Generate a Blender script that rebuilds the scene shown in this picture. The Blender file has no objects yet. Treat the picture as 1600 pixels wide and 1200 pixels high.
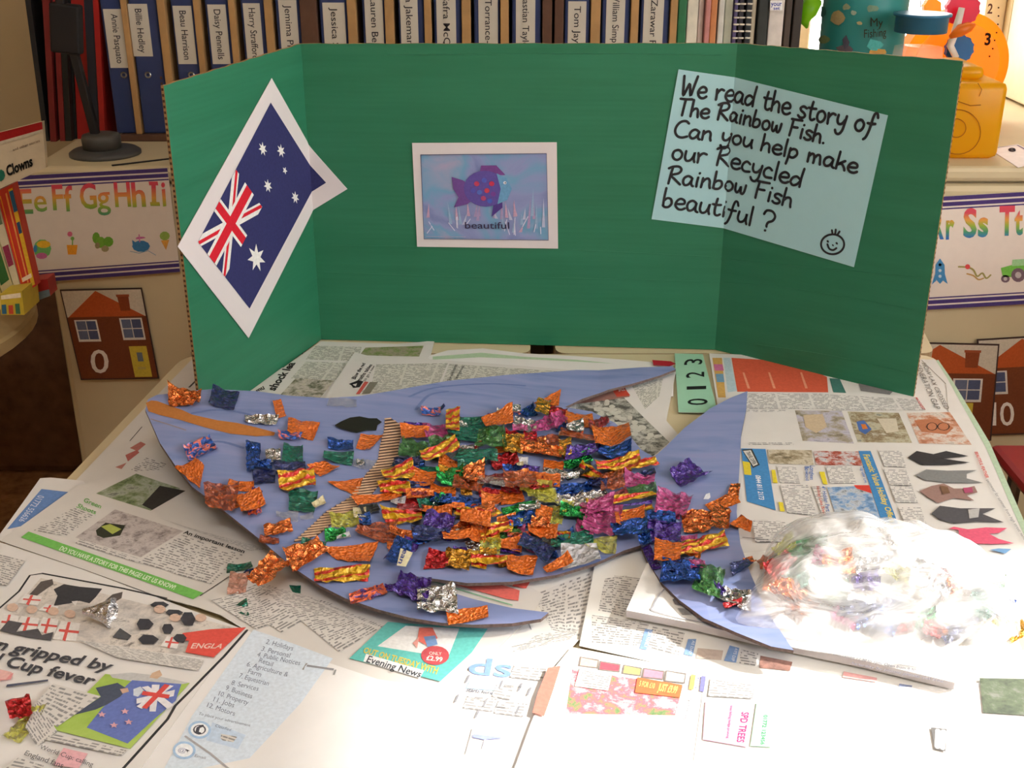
import bpy, bmesh, math, random
from mathutils import Vector, noise
random.seed(11)
SC = bpy.context.scene
TZ = 0.56                                   # table top above the floor
F, PITCH, EYE = 1850.0, math.radians(23.4), TZ + 0.65
# ---------------------------------------------------------------- camera
cam = bpy.data.objects.new('camera', bpy.data.cameras.new('camera'))
SC.collection.objects.link(cam); SC.camera = cam
cam.location = (0, 0, EYE); cam.rotation_euler = (math.pi/2 - PITCH, 0, 0)
cam.data.sensor_fit = 'HORIZONTAL'; cam.data.sensor_width = 36; cam.data.lens = 36*F/1600
cam.data.clip_start = .02
# ---------------------------------------------------------------- light
W = bpy.data.worlds.new('sky'); SC.world = W; W.use_nodes = True
bg = W.node_tree.nodes['Background']; bg.inputs[0].default_value = (1.0, .98, .93, 1); bg.inputs[1].default_value = 8.0
def light(name, kind, loc, direction, energy, color=(1, 1, 1), **kw):
    l = bpy.data.lights.new(name, kind); o = bpy.data.objects.new(name, l); SC.collection.objects.link(o)
    o.location = loc; o.rotation_euler = Vector(direction).to_track_quat('-Z', 'Y').to_euler()
    l.energy = energy; l.color = color
    for k, v in kw.items(): setattr(l, k, v)
    return o
SUN = Vector((1, .29, .62)).normalized()
light('sun', 'SUN', (3, 1.5, 3), -SUN, 12.0, (1, .97, .9), angle=math.radians(2.5))
# added fill lights: one just inside the unseen side window, one overhead
light('side_window_fill', 'AREA', (1.50, .10, TZ+.72), (-1, 0, -.25), 7, (.98, .99, 1), shape='RECTANGLE', size=1.6, size_y=.8)
light('ceiling_fill', 'AREA', (-.1, -.2, 2.60), (0, .12, -1), 27, (1, .97, .935), shape='RECTANGLE', size=1.2, size_y=.5)
vs = SC.view_settings; vs.view_transform = 'Standard'; vs.look = 'None'; vs.gamma = 1; vs.exposure = 0; vs.use_curve_mapping = False

# ---------------------------------------------------------------- materials
def lin(v):
    v = v/255; return v/12.92 if v <= .04045 else ((v+.055)/1.055)**2.4
def C(r, g, b): return (lin(r), lin(g), lin(b), 1)
MATS = {}
def new_mat(name):
    m = bpy.data.materials.new(name); m.use_nodes = True
    return m, m.node_tree, m.node_tree.nodes['Principled BSDF']
def node(nt, t, ins=None, **kw):
    n = nt.nodes.new(t)
    for k, v in kw.items(): setattr(n, k, v)
    for k, v in (ins or {}).items():
        if isinstance(v, bpy.types.NodeSocket): nt.links.new(v, n.inputs[k])
        else: n.inputs[k].default_value = v
    return n
def M_(nt, op, a, b=None):
    n = nt.nodes.new('ShaderNodeMath'); n.operation = op
    for i, v in enumerate((a, b)):
        if v is None: continue
        if isinstance(v, bpy.types.NodeSocket): nt.links.new(v, n.inputs[i])
        else: n.inputs[i].default_value = v
    return n.outputs[0]
def mix(nt, f, a, b):
    n = nt.nodes.new('ShaderNodeMix'); n.data_type = 'RGBA'
    for s, v in ((n.inputs[0], f), (n.inputs[6], a), (n.inputs[7], b)):
        if isinstance(v, bpy.types.NodeSocket): nt.links.new(v, s)
        else: s.default_value = v
    return n.outputs[2]
def ramp(nt, fac, stops, interp='LINEAR'):
    n = nt.nodes.new('ShaderNodeValToRGB'); n.color_ramp.interpolation = interp
    e = n.color_ramp.elements
    while len(e) < len(stops): e.new(.5)
    for i, (p, c) in enumerate(stops): e[i].position = p; e[i].color = c
    nt.links.new(fac, n.inputs[0]); return n.outputs[0]
def flat(rgb, rough=.7, metal=0, grain=.06, scale=60, bump=0, name=None, spec=.4, **kw):
    key = (rgb, rough, metal, grain, scale, bump, spec)
    if key in MATS: return MATS[key]
    m, nt, p = new_mat(name or 'mat_%d_%d_%d' % rgb)
    tc = node(nt, 'ShaderNodeTexCoord'); nz = node(nt, 'ShaderNodeTexNoise', {'Vector': tc.outputs['Object'], 'Scale': scale, 'Detail': 4})
    c = C(*rgb); lo = tuple(x*(1-grain) for x in c[:3])+(1,); hi = tuple(min(1, x*(1+grain)) for x in c[:3])+(1,)
    nt.links.new(ramp(nt, nz.outputs[0], [(.3, lo), (.7, hi)]), p.inputs['Base Color'])
    p.inputs['Roughness'].default_value = rough; p.inputs['Metallic'].default_value = metal
    p.inputs['Specular IOR Level'].default_value = spec
    if bump:
        b = node(nt, 'ShaderNodeBump', {'Height': nz.outputs[0], 'Strength': bump, 'Distance': .002}); nt.links.new(b.outputs[0], p.inputs['Normal'])
    MATS[key] = m; return m
def ink(rgb): return flat(rgb, .85, 0, .08, 300, spec=.15)
def photo(seed, cols, scale=40, name='printed_picture'):
    m, nt, p = new_mat(name)
    tc = node(nt, 'ShaderNodeTexCoord')
    mp = node(nt, 'ShaderNodeMapping', {'Vector': tc.outputs['Object'], 'Location': (seed*3.7, seed*1.9, seed)})
    nz = node(nt, 'ShaderNodeTexNoise', {'Vector': mp.outputs[0], 'Scale': scale, 'Detail': 8, 'Roughness': .72, 'Distortion': .25})
    n = len(cols); st = [(.3+.4*i/(n-1), C(*c)) for i, c in enumerate(cols)]
    nt.links.new(ramp(nt, nz.outputs[0], st), p.inputs['Base Color'])
    p.inputs['Roughness'].default_value = .8; p.inputs['Specular IOR Level'].default_value = .2
    return m
def textlines(paper=(215, 211, 207), inkc=(95, 95, 98), pitch=.0038, col=.045, dens=.3, name='newspaper_columns'):
    key = ('tl', paper, inkc, pitch, col, dens)
    if key in MATS: return MATS[key]
    m, nt, p = new_mat(name)
    uv = node(nt, 'ShaderNodeUVMap'); s = node(nt, 'ShaderNodeSeparateXYZ', {0: uv.outputs[0]})
    u, v = s.outputs[0], s.outputs[1]
    vr = M_(nt, 'DIVIDE', v, pitch); row = M_(nt, 'FLOOR', vr); fr = M_(nt, 'FRACT', vr)
    line = M_(nt, 'LESS_THAN', fr, .50)
    ur = M_(nt, 'FLOOR', M_(nt, 'DIVIDE', u, pitch*.36))
    cb = node(nt, 'ShaderNodeCombineXYZ', {0: ur, 1: row, 2: 0.0})
    wn = node(nt, 'ShaderNodeTexWhiteNoise', {'Vector': cb.outputs[0]}, noise_dimensions='2D')
    let = M_(nt, 'GREATER_THAN', wn.outputs[0], dens)
    cr = M_(nt, 'FRACT', M_(nt, 'DIVIDE', u, col)); cm = M_(nt, 'LESS_THAN', cr, .93)
    wv = node(nt, 'ShaderNodeCombineXYZ', {0: M_(nt, 'DIVIDE', u, .0062), 1: M_(nt, 'MULTIPLY', row, 7.3), 2: 0.0})
    gap = M_(nt, 'GREATER_THAN', node(nt, 'ShaderNodeTexNoise', {'Vector': wv.outputs[0], 'Scale': 1.0, 'Detail': 0}, noise_dimensions='2D').outputs[0], .40)
    fac = M_(nt, 'MULTIPLY', M_(nt, 'MULTIPLY', line, gap), cm)
    fac = M_(nt, 'MULTIPLY', fac, M_(nt, 'ADD', M_(nt, 'MULTIPLY', let, .40), .32))
    nt.links.new(mix(nt, fac, C(*paper), C(*inkc)), p.inputs['Base Color'])
    p.inputs['Roughness'].default_value = .9; p.inputs['Specular IOR Level'].default_value = .1
    MATS[key] = m; return m

# ---------------------------------------------------------------- objects
def mk(name, verts, faces, mats, parent=None, fmats=None, uvs=None, smooth=False):
    """one mesh object from world-space vertices"""
    me = bpy.data.meshes.new(name)
    if parent is None:
        n = len(verts); org = Vector((sum(v[0] for v in verts)/n, sum(v[1] for v in verts)/n, min(v[2] for v in verts)))
    else:
        org = Vector(parent['org'])
    me.from_pydata([Vector(v)-org for v in verts], [], faces)
    for m in (mats if isinstance(mats, (list, tuple)) else [mats]): me.materials.append(m)
    if fmats: me.polygons.foreach_set('material_index', fmats)
    if smooth: me.polygons.foreach_set('use_smooth', [True]*len(me.polygons))
    if uvs:
        l = me.uv_layers.new(name='UVMap')
        for lp in me.loops: l.data[lp.index].uv = uvs[lp.vertex_index]
    me.update()
    o = bpy.data.objects.new(name, me); SC.collection.objects.link(o)
    if parent is None: o.location = org
    else: o.parent = parent
    o['org'] = list(org)
    return o
def tag(o, label, cat, group=None):
    o['label'] = label; o['category'] = cat
    if group: o['group'] = group
    return o
def struct(o): o['kind'] = 'structure'; return o
def stuff(o): o['kind'] = 'stuff'; return o
def empty(name, loc, label, cat, group=None):
    o = bpy.data.objects.new(name, None); SC.collection.objects.link(o); o.location = loc; o['org'] = list(loc)
    o.empty_display_size = .02
    return tag(o, label, cat, group)
class MB:
    """collects shapes into one mesh"""
    def __init__(s): s.v, s.f, s.m, s.mats = [], [], [], []
    def mi(s, m):
        if m not in s.mats: s.mats.append(m)
        return s.mats.index(m)
    def add(s, vs, fs, m):
        k = len(s.v); s.v += [Vector(v) for v in vs]; i = s.mi(m)
        for f in fs: s.f.append([a+k for a in f]); s.m.append(i)
        return s
    def box(s, a, b, m, bev=0.0, rot=None, piv=None):
        bm = bmesh.new(); bmesh.ops.create_cube(bm, size=1)
        a, b = Vector(a), Vector(b); c = (a+b)/2; d = b-a
        for v in bm.verts: v.co = Vector((v.co.x*d.x, v.co.y*d.y, v.co.z*d.z))+c
        if bev: bmesh.ops.bevel(bm, geom=bm.edges[:]+bm.verts[:], offset=bev, segments=2, profile=.5, affect='EDGES')
        if rot:
            q = rot.to_matrix(); pv = Vector(piv or c)
            for v in bm.verts: v.co = q @ (v.co-pv)+pv
        return s.bm(bm, m)
    def bm(s, bm, m):
        bm.verts.ensure_lookup_table(); bm.verts.index_update()
        s.add([v.co.copy() for v in bm.verts], [[v.index for v in f.verts] for f in bm.faces], m); bm.free(); return s
    def lathe(s, c, prof, m, seg=28, cap=True):
        vs, fs = [], []
        for r, z in prof:
            for i in range(seg):
                a = 2*math.pi*i/seg; vs.append((c[0]+r*math.cos(a), c[1]+r*math.sin(a), c[2]+z))
        for j in range(len(prof)-1):
            for i in range(seg): fs.append([j*seg+i, j*seg+(i+1) % seg, (j+1)*seg+(i+1) % seg, (j+1)*seg+i])
        if cap: fs.append(list(range(seg))[::-1]); fs.append([(len(prof)-1)*seg+i for i in range(seg)])
        return s.add(vs, fs, m)
    def tube(s, pts, r, m, seg=8):
        pts = [Vector(p) for p in pts]; vs, fs = [], []
        for i, p in enumerate(pts):
            t = (pts[min(i+1, len(pts)-1)]-pts[max(i-1, 0)]).normalized()
            a = t.orthogonal().normalized() if i == 0 else (a - t*a.dot(t)).normalized()
            b = t.cross(a); rr = r[i] if isinstance(r, (list, tuple)) else r
            for k in range(seg):
                q = 2*math.pi*k/seg; vs.append(p+(a*math.cos(q)+b*math.sin(q))*rr)
        for i in range(len(pts)-1):
            for k in range(seg): fs.append([i*seg+k, i*seg+(k+1) % seg, (i+1)*seg+(k+1) % seg, (i+1)*seg+k])
        fs.append(list(range(seg))[::-1]); fs.append([(len(pts)-1)*seg+k for k in range(seg)])
        return s.add(vs, fs, m)
    def build(s, name, parent=None, smooth=False):
        return mk(name, s.v, s.f, s.mats, parent, s.m, smooth=smooth)

# ---------------------------------------------------------------- measured surfaces
cp, sp = math.cos(PITCH), math.sin(PITCH)
CAM = Vector((0, 0, EYE))
def ray(x, y):
    a, b = (x-800)/F, (600-y)/F
    return Vector((a, cp+b*sp, -sp+b*cp))
def onz(x, y, z):
    d = ray(x, y); return CAM+d*((z-EYE)/d.z)
def ony(x, y, Y):
    d = ray(x, y); return CAM+d*(Y/d.y)
class TableSurf:
    cut = .03
    def __init__(s, h): s.h = h
    def proj(s, x, y):
        z = TZ
        for _ in range(6):
            p = onz(x, y, z); z = s.h(p.x, p.y)
        return (p.x, p.y)
    def at(s, a, b, d=0): return Vector((a, b, s.h(a, b)+d))
    def cuts(s, lo, hi):
        c = []
        for ax in (0, 1):
            k = math.ceil(lo[ax]/s.cut)
            while k*s.cut < hi[ax]: c.append((ax, k*s.cut)); k += 1
        return c
class PlaneSurf:
    """vertical plane through p0, facing n"""
    def __init__(s, p0, n): s.p0 = Vector(p0); s.n = Vector(n).normalized(); s.r = Vector((0, 0, 1)).cross(s.n).normalized(); s.u = s.n.cross(s.r)
    def hit(s, x, y):
        d = ray(x, y); return CAM+d*((s.p0-CAM).dot(s.n)/d.dot(s.n))
    def proj(s, x, y):
        q = s.hit(x, y)-s.p0; return (q.dot(s.r), q.dot(s.u))
    def at(s, a, b, d=0): return s.p0+s.r*a+s.u*b+s.n*d
    def cuts(s, lo, hi): return []
F1, N1, F2, N2 = (onz(x, y, TZ) for x, y in ((502, 531), (317, 668), (1117, 547), (1427, 622)))
BH = .436
class BoardSurf:
    """the three panels of the display board unfolded to (distance along, height)"""
    def __init__(s):
        up = Vector((0, 0, 1)); s.w = (F2-F1).length; s.u = up
        s.dl, s.dc, s.dr = (F1-N1).normalized(), (F2-F1).normalized(), (N2-F2).normalized()
        s.pl, s.pc, s.pr = (PlaneSurf(F1, s.nn(s.dl)), PlaneSurf(F1, s.nn(s.dc)), PlaneSurf(F2, s.nn(s.dr)))
    def nn(s, d): n = d.cross(Vector((0, 0, 1))).normalized(); return n if n.y < 0 else -n
    def proj(s, x, y):
        q = s.pc.hit(x, y)-F1; a = q.dot(s.dc)
        if a < 0: q = s.pl.hit(x, y)-F1; return (q.dot(s.dl), q.z)
        if a > s.w: q = s.pr.hit(x, y)-F2; return (s.w+q.dot(s.dr), q.z)
        return (a, q.z)
    def at(s, a, b, d=0):
        for c, n1, n2 in ((0, s.pl.n, s.pc.n), (s.w, s.pc.n, s.pr.n)):
            if abs(a-c) < 1e-5: return F1+s.dc*c+Vector((0, 0, b))+(n1+n2)*(d/(1+n1.dot(n2)))
        if a < 0: return F1+s.dl*a+Vector((0, 0, b))+s.pl.n*d
        if a > s.w: return F2+s.dr*(a-s.w)+Vector((0, 0, b))+s.pr.n*d
        return F1+s.dc*a+Vector((0, 0, b))+s.pc.n*d
    def cuts(s, lo, hi): return [(0, 0.0), (0, s.w)]
def clamp(x, a=0, b=1): return max(a, min(b, x))
def sm(x): x = clamp(x); return x*x*(3-2*x)
def U(x, y): return .0022+.0011*math.sin(11*x+1.3+3*y)+.0010*math.sin(13*y-5*x)
TOP = TableSurf(lambda x, y: TZ)
def sheet_h(k): return TableSurf(lambda x, y, k=k: TZ+U(x, y)*(.35+.65*min(1, k/3))+.0009*k)
BOARD = BoardSurf()

def poly_bm(surf, pts2, d=0):
    bm = bmesh.new(); vs = [bm.verts.new((a, b, 0)) for a, b in pts2]
    f = bm.faces.new(vs)
    if len(pts2) > 3: bmesh.ops.triangulate(bm, faces=[f])
    lo = (min(p[0] for p in pts2), min(p[1] for p in pts2)); hi = (max(p[0] for p in pts2), max(p[1] for p in pts2))
    for ax, c in surf.cuts(lo, hi):
        if lo[ax] < c < hi[ax]:
            bmesh.ops.bisect_plane(bm, geom=bm.verts[:]+bm.edges[:]+bm.faces[:], plane_co=(c, c, 0), plane_no=((1, 0, 0), (0, 1, 0))[ax])
    return bm
def slab(surf, px, mats, name, thick, parent=None, d=0, raw=False):
    """solid sheet: outline in measured points, thickness below the top surface"""
    pts2 = px if raw else [surf.proj(*p) for p in px]
    bm = poly_bm(surf, pts2)
    for v in bm.verts: v.co = surf.at(v.co.x, v.co.y, d+thick)
    bm.normal_update()
    top = bm.faces[:]
    bnd = [e for e in bm.edges if e.is_boundary]
    mp = {v: bm.verts.new(v.co - (surf.at(0, 0, 1)-surf.at(0, 0, 0))*thick) for v in list(bm.verts)} if not isinstance(surf, BoardSurf) else None
    if mp is None:
        mp = {}
    side = []
    if mp:
        for e in bnd:
            a, b = e.verts; side.append(bm.faces.new((a, b, mp[b], mp[a])))
        for f in top: bm.faces.new([mp[v] for v in reversed(f.verts)])
    bmesh.ops.recalc_face_normals(bm, faces=bm.faces)
    bm.verts.index_update(); bm.faces.index_update()
    ml = mats if isinstance(mats, (list, tuple)) else [mats]
    ss = set(f.index for f in side)
    o = mk(name, [v.co.copy() for v in bm.verts], [[v.index for v in f.verts] for f in bm.faces], ml, parent,
           [1 if (f.index in ss and len(ml) > 1) else 0 for f in bm.faces])
    bm.free(); return o
def quad2(surf, q): return [surf.proj(*p) for p in q]
def bil(q, u, v):     # q = TL TR BR BL, v down
    return tuple((q[0][i]*(1-u)+q[1][i]*u)*(1-v)+(q[3][i]*(1-u)+q[2][i]*u)*v for i in (0, 1))
def patch(surf, q, mat, name, parent, d=.0004, unit=False, raw=False):
    """printed rectangle with UVs in metres (or 0..1)"""
    q2 = q if raw else quad2(surf, q)
    w = math.dist(q2[0], q2[1]); h = math.dist(q2[0], q2[3])
    nx, ny = max(1, int(w/.03)+1), max(1, int(h/.03)+1)
    vs, uv, fs = [], [], []
    for j in range(ny+1):
        for i in range(nx+1):
            u, v = i/nx, j/ny; a, b = bil(q2, u, v); vs.append(surf.at(a, b, d)); uv.append((u, 1-v) if unit else (u*w, (1-v)*h))
    for j in range(ny):
        for i in range(nx): k = j*(nx+1)+i; fs.append([k, k+nx+1, k+nx+2, k+1])
    return mk(name, vs, fs, mat, parent, uvs=uv)
FONT = {}
def text_mesh(s, bold=0):
    key = (s, bold)
    if key in FONT: return FONT[key]
    cu = bpy.data.curves.new('t', 'FONT'); cu.body = s; cu.offset = bold; cu.resolution_u = 3
    o = bpy.data.objects.new('t', cu); SC.collection.objects.link(o)
    dg = bpy.context.evaluated_depsgraph_get(); me = bpy.data.meshes.new_from_object(o.evaluated_get(dg))
    vs = [v.co.copy() for v in me.vertices]; fs = [list(p.vertices) for p in me.polygons]
    bpy.data.objects.remove(o); bpy.data.curves.remove(cu); bpy.data.meshes.remove(me)
    FONT[key] = (vs, fs); return FONT[key]
class Print(MB):
    """flat printing on a surface"""
    def __init__(s, surf, d=.0006): super().__init__(); s.s = surf; s.d = d; s.n = 0
    def lift(s): s.n += 1; return s.d+.00002*s.n
    def poly(s, px, rgb, raw=False, m=None):
        pts2 = px if raw else [s.s.proj(*p) for p in px]
        bm = poly_bm(s.s, pts2); d = s.lift()
        for v in bm.verts: v.co = s.s.at(v.co.x, v.co.y, d)
        s.bm(bm, m or ink(rgb)); return s
    def uv(s, q2, pts, rgb, m=None): return s.poly([bil(q2, *p) for p in pts], rgb, raw=True, m=m)
    def text(s, st, q, rgb, bold=.01, raw=False, m=None, fit=(0, 1)):
        """q = TL TR BR BL; cap height fills the box, baseline is its lower side"""
        q2 = q if raw else quad2(s.s, q); vs, fs = text_mesh(st, bold)
        if not vs: return s
        x0, x1 = min(v.x for v in vs), max(v.x for v in vs); d = s.lift(); out = []
        for v in vs:
            a, b = bil(q2, (v.x-x0)/(x1-x0), 1-v.y/.69); out.append(s.s.at(a, b, d))
        s.add(out, fs, m or ink(rgb)); return s
    def line(s, pts2, w, rgb, m=None, closed=False):
        """stroke of width w through 2-D surface points"""
        d = s.lift(); mt = m or ink(rgb); P = [Vector(p) for p in pts2]
        vs, fs = [], []
        for i, p in enumerate(P):
            t = (P[min(i+1, len(P)-1)]-P[max(i-1, 0)])
            t = t.normalized() if t.length > 1e-9 else Vector((1, 0)); nrm = Vector((-t.y, t.x))*w/2
            vs += [s.s.at(*(p+nrm), d), s.s.at(*(p-nrm), d)]
            if i: k = 2*i; fs.append([k-2, k-1, k+1, k])
        s.add(vs, fs, mt)
        for p in (P[0], P[-1]):
            s.add([s.s.at(p.x+w/2*math.cos(a*math.pi/3), p.y+w/2*math.sin(a*math.pi/3), d+.00001) for a in range(6)], [[0, 1, 2, 3, 4, 5]], mt)
        return s
    def blob(s, cx, cy, rx, ry, rgb, n=10, jag=.0, m=None):
        return s.poly([(cx+rx*math.cos(2*math.pi*i/n)*(1+jag*random.uniform(-1, 1)), cy+ry*math.sin(2*math.pi*i/n)*(1+jag*random.uniform(-1, 1))) for i in range(n)], rgb, m=m)
def smooth_line(p, n=5):
    if len(p) < 3: return p
    out = []
    for i in range(len(p)-1):
        p0, p1, p2, p3 = p[max(i-1, 0)], p[i], p[i+1], p[min(i+2, len(p)-1)]
        for k in range(n):
            t = k/n
            out.append(tuple(.5*((2*p1[j])+(-p0[j]+p2[j])*t+(2*p0[j]-5*p1[j]+4*p2[j]-p3[j])*t*t+(-p0[j]+3*p1[j]-3*p2[j]+p3[j])*t**3) for j in (0, 1)))
    return out+[p[-1]]

# ================================================================ ROOM
wallm = flat((196, 176, 140), .85, grain=.04, scale=6); whitem = flat((232, 226, 214), .6, grain=.03)
jambm = flat((236, 220, 190), .5, grain=.04)
X0, X1, Y0, Y1, H = -2.3, 1.55, -1.6, 2.62, 2.65
def wall_with_hole(name, axis, c, lo, hi, hlo, hhi, th, m):
    """wall in the plane axis = c; spans lo..hi (along, z); window hole hlo..hhi"""
    mb = MB()
    for (a0, z0, a1, z1) in ((lo, 0, hlo[0], H), (hhi[0], 0, hi, H), (hlo[0], 0, hhi[0], hlo[1]), (hlo[0], hhi[1], hhi[0], H)):
        if axis == 'y': mb.box((a0, c, z0), (a1, c+th, z1), m)
        else: mb.box((c, a0, z0), (c+th, a1, z1), m)
    return struct(mb.build(name))
WX0, WX1, WZ0, WZ1 = .60, 1.06, TZ+.205, 2.2
wall_with_hole('wall_back', 'y', Y1, X0, X1, (WX0, WZ0), (WX1, WZ1), .12, wallm)
SY0, SY1, SZ0, SZ1 = -.75, 1.42, TZ+.30, TZ+1.13  # side opening sized to shape the sun patch on the table
wall_with_hole('wall_right', 'x', X1, Y0, Y1, (SY0, SZ0), (SY1, SZ1), .12, wallm)
struct(MB().box((X0-.12, Y0, 0), (X0, Y1, H), wallm).build('wall_left'))
struct(MB().box((X0, Y0-.12, 0), (X1, Y0, H), wallm).build('wall_front'))
struct(MB().box((X0-.12, Y0-.12, H), (X1+.12, Y1+.12, H+.1), whitem).build('ceiling'))
struct(MB().box((X0-.12, Y0-.12, -.1), (X1+.12, Y1+.12, 0), flat((150, 108, 72), .95, grain=.35, scale=45, bump=.6)).build('floor'))
def window(name, axis, c, lo, hi, th):
    (a0, z0), (a1, z1) = lo, hi; mb = MB(); w = .045
    def bx(p0, p1, q0, q1):
        if axis == 'y': mb.box((p0, c+.03, q0), (p1, c+.09, q1), jambm, .004)
        else: mb.box((c+.03, p0, q0), (c+.09, p1, q1), jambm, .004)
    bx(a0, a0+w, z0, z1); bx(a1-w, a1, z0, z1); bx(a0, a1, z0, z0+w); bx(a0, a1, z1-w, z1)
    fr = struct(mb.build(name))
    g, nt, p = new_mat('window_glass'); p.inputs['Base Color'].default_value = (1, 1, 1, 1); p.inputs['Alpha'].default_value = .06; p.inputs['Roughness'].default_value = .02
    gb = MB()
    if axis == 'y': gb.box((a0+w, c+.058, z0+w), (a1-w, c+.062, z1-w), g)
    else: gb.box((c+.058, a0+w, z0+w), (c+.062, a1-w, z1-w), g)
    gb.build('pane', fr)
window('window_1', 'y', Y1, (WX0, WZ0), (WX1, WZ1), .12)
window('window_unseen', 'x', X1, (SY0, SZ0), (SY1, SZ1), .12)  # unseen window, added so its opening places the sun patch
# timber reveal beside the back window
struct(MB().box((1.06, 2.38, WZ0+.0), (1.10, Y1, 2.2), jambm, .004).box((1.10, 2.36, TZ+.205), (X1, 2.40, 2.2), wallm).build('trim_1'))

# ================================================================ CABINETS BEHIND THE TABLE
cabm = flat((205, 190, 155), .55, grain=.03, scale=10); CY, CZ = 1.95, TZ+.20
def cabinet(x0, x1, label):
    t = empty('cabinet', ((x0+x1)/2, CY+.25, 0), label, 'cabinet')
    MB().box((x0, CY+.02, 0), (x1, Y1-.01, CZ-.025), cabm, .004).build('body', t)
    MB().box((x0-.004, CY-.004, CZ-.026), (x1+.004, Y1-.01, CZ), cabm, .008).build('top', t)
    MB().box((x0+.002, CY, .05), (x1-.002, CY+.02, CZ-.03), cabm, .012).build('door', t)
    return t
cxl = ony(80, 450, CY).x
cabinet(cxl, ony(829, 545, CY).x, 'cream cupboard at left behind the green board, under the folders')
cabinet(ony(868, 545, CY).x, 1.50, 'cream cupboard at right behind the green board, under the window')
FRONT = PlaneSurf((0, CY-.006, TZ), (0, -1, 0))

# pictures and strips on the cabinet fronts
purple = (78, 62, 120)
def card(name, q, rgb, label, cat, thick=.0012, surf=FRONT, d=.001):
    q2 = quad2(surf, q); vs = [surf.at(*p, d+thick) for p in q2]+[surf.at(*p, d) for p in q2]
    o = mk(name, vs, [[0, 3, 2, 1], [4, 5, 6, 7], [0, 1, 5, 4], [1, 2, 6, 5], [2, 3, 7, 6], [3, 0, 4, 7]], flat(rgb, .5, grain=.02), None)
    tag(o, label, cat); return o, q2
LETM = {}
def letter_mat(z0, z1):
    m, nt, p = new_mat('rainbow_print')
    g = node(nt, 'ShaderNodeNewGeometry'); tc = node(nt, 'ShaderNodeUVMap'); s = node(nt, 'ShaderNodeSeparateXYZ', {0: g.outputs['Position']})
    f = M_(nt, 'DIVIDE', M_(nt, 'SUBTRACT', s.outputs[2], z0), z1-z0)
    nt.links.new(ramp(nt, f, [(0, C(50, 110, 190)), (.22, C(70, 150, 110)), (.42, C(150, 180, 60)), (.62, C(225, 160, 70)), (.85, C(215, 70, 90))]), p.inputs['Base Color'])
    p.inputs['Roughness'].default_value = .6; return m
def strip_borders(pr, q2):
    pass
def borders(strip, q2):
    for v0, v1 in ((.0, .035), (.05, .085), (.10, .112), (.888, .90), (.915, .95), (.965, 1.0)):
        pr = Print(FRONT, .0026); pr.uv(q2, [(0, v0), (1, v0), (1, v1), (0, v1)], purple); pr.build('border_line', strip)
# left strip
QL = [(18, 275), (262, 262), (282, 424), (52, 441)]
strip, q2 = card('alphabet_strip', QL, (226, 216, 206), 'white alphabet strip lettered Ee Ff Gg Hh Ii on the left cupboard', 'poster')
borders(strip, q2)
zc = [FRONT.at(*FRONT.proj(x, y)).z for x, y in ((100, 332), (100, 285))]
lm = letter_mat(zc[0]-.02, zc[1]+.003)
pr = Print(FRONT, .0026)
for s, x0, x1, yt, yb in (('E', 28, 50, 296, 333), ('e', 52, 72, 292, 330), ('F', 81, 98, 289, 327), ('f', 99, 113, 288, 326), ('G', 124, 150, 287, 325), ('g', 150, 171, 288, 324), ('H', 178, 203, 285, 322), ('h', 205, 226, 285, 322), ('I', 233, 247, 283, 321), ('i', 249, 259, 283, 321)):
    if s in 'eg': yt = yb-44*.82
    if s == 'f': yb += 3; yt += 3
    if s == 'I':
        xm = (x0+x1)/2
        for a_, b_, c_, d_ in ((x0, yt, x1, yt+6), (xm-3, yt, xm+4, yb), (x0+2, yb-6, x1+3, yb)): pr.poly([(a_, b_), (c_, b_), (c_+1, d_), (a_+1, d_)], None, m=lm)
        continue
    if s == 'i': x0, x1 = 252, 258
    pr.text(s, [(x0, yt), (x1, yt-.8), (x1+3, yb-.8), (x0+3, yb)], (0, 0, 0), .008 if s in 'ge' else .02, m=lm)
pr.build('lettering', strip)
pr = Print(FRONT, .0026)
pr.blob(67, 388, 14, 15, (120, 190, 110)); pr.blob(69, 381, 11, 6, (235, 190, 60)); pr.blob(66, 399, 9, 5, (200, 110, 160)); pr.blob(56, 388, 3, 6, (80, 150, 200))
pr.build('small_picture', strip)
pr = Print(FRONT, .0026)
pr.poly([(105, 382), (122, 382), (120, 397), (107, 397)], (235, 160, 50)); pr.blob(114, 372, 3, 3, (130, 180, 90)); pr.blob(110, 365, 4, 4, (215, 110, 140)); pr.line([FRONT.proj(114, 382), FRONT.proj(114, 370)], .002, (130, 180, 90))
pr.build('small_picture', strip)
pr = Print(FRONT, .0026)
pr.blob(151, 371, 6, 9, (110, 165, 60)); pr.blob(158, 378, 8, 9, (120, 175, 65)); pr.blob(170, 377, 8, 8, (110, 165, 60)); pr.blob(165, 388, 6, 5, (160, 150, 110)); pr.blob(153, 383, 4, 5, (150, 140, 100))
pr.build('small_picture', strip)
pr = Print(FRONT, .0026)
pr.blob(221, 384, 14, 9, (70, 130, 180)); pr.poly([(208, 382), (207, 374), (214, 379)], (70, 130, 180)); pr.blob(219, 371, 7, 3, (200, 110, 160), 8, .4); pr.line([FRONT.proj(219, 377), FRONT.proj(218, 366)], .002, (210, 120, 170))
pr.build('small_picture', strip)
pr = Print(FRONT, .0026)
pr.line([FRONT.proj(204, 392), FRONT.proj(218, 395), FRONT.proj(232, 391), FRONT.proj(244, 398)], .001, (120, 160, 190))
pr.build('small_picture', strip)
pr = Print(FRONT, .0026)
pr.poly([(252, 375), (265, 374), (260, 390)], (225, 165, 80)); pr.blob(258, 368, 8, 7, (150, 180, 90))
pr.build('small_picture', strip)
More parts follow.
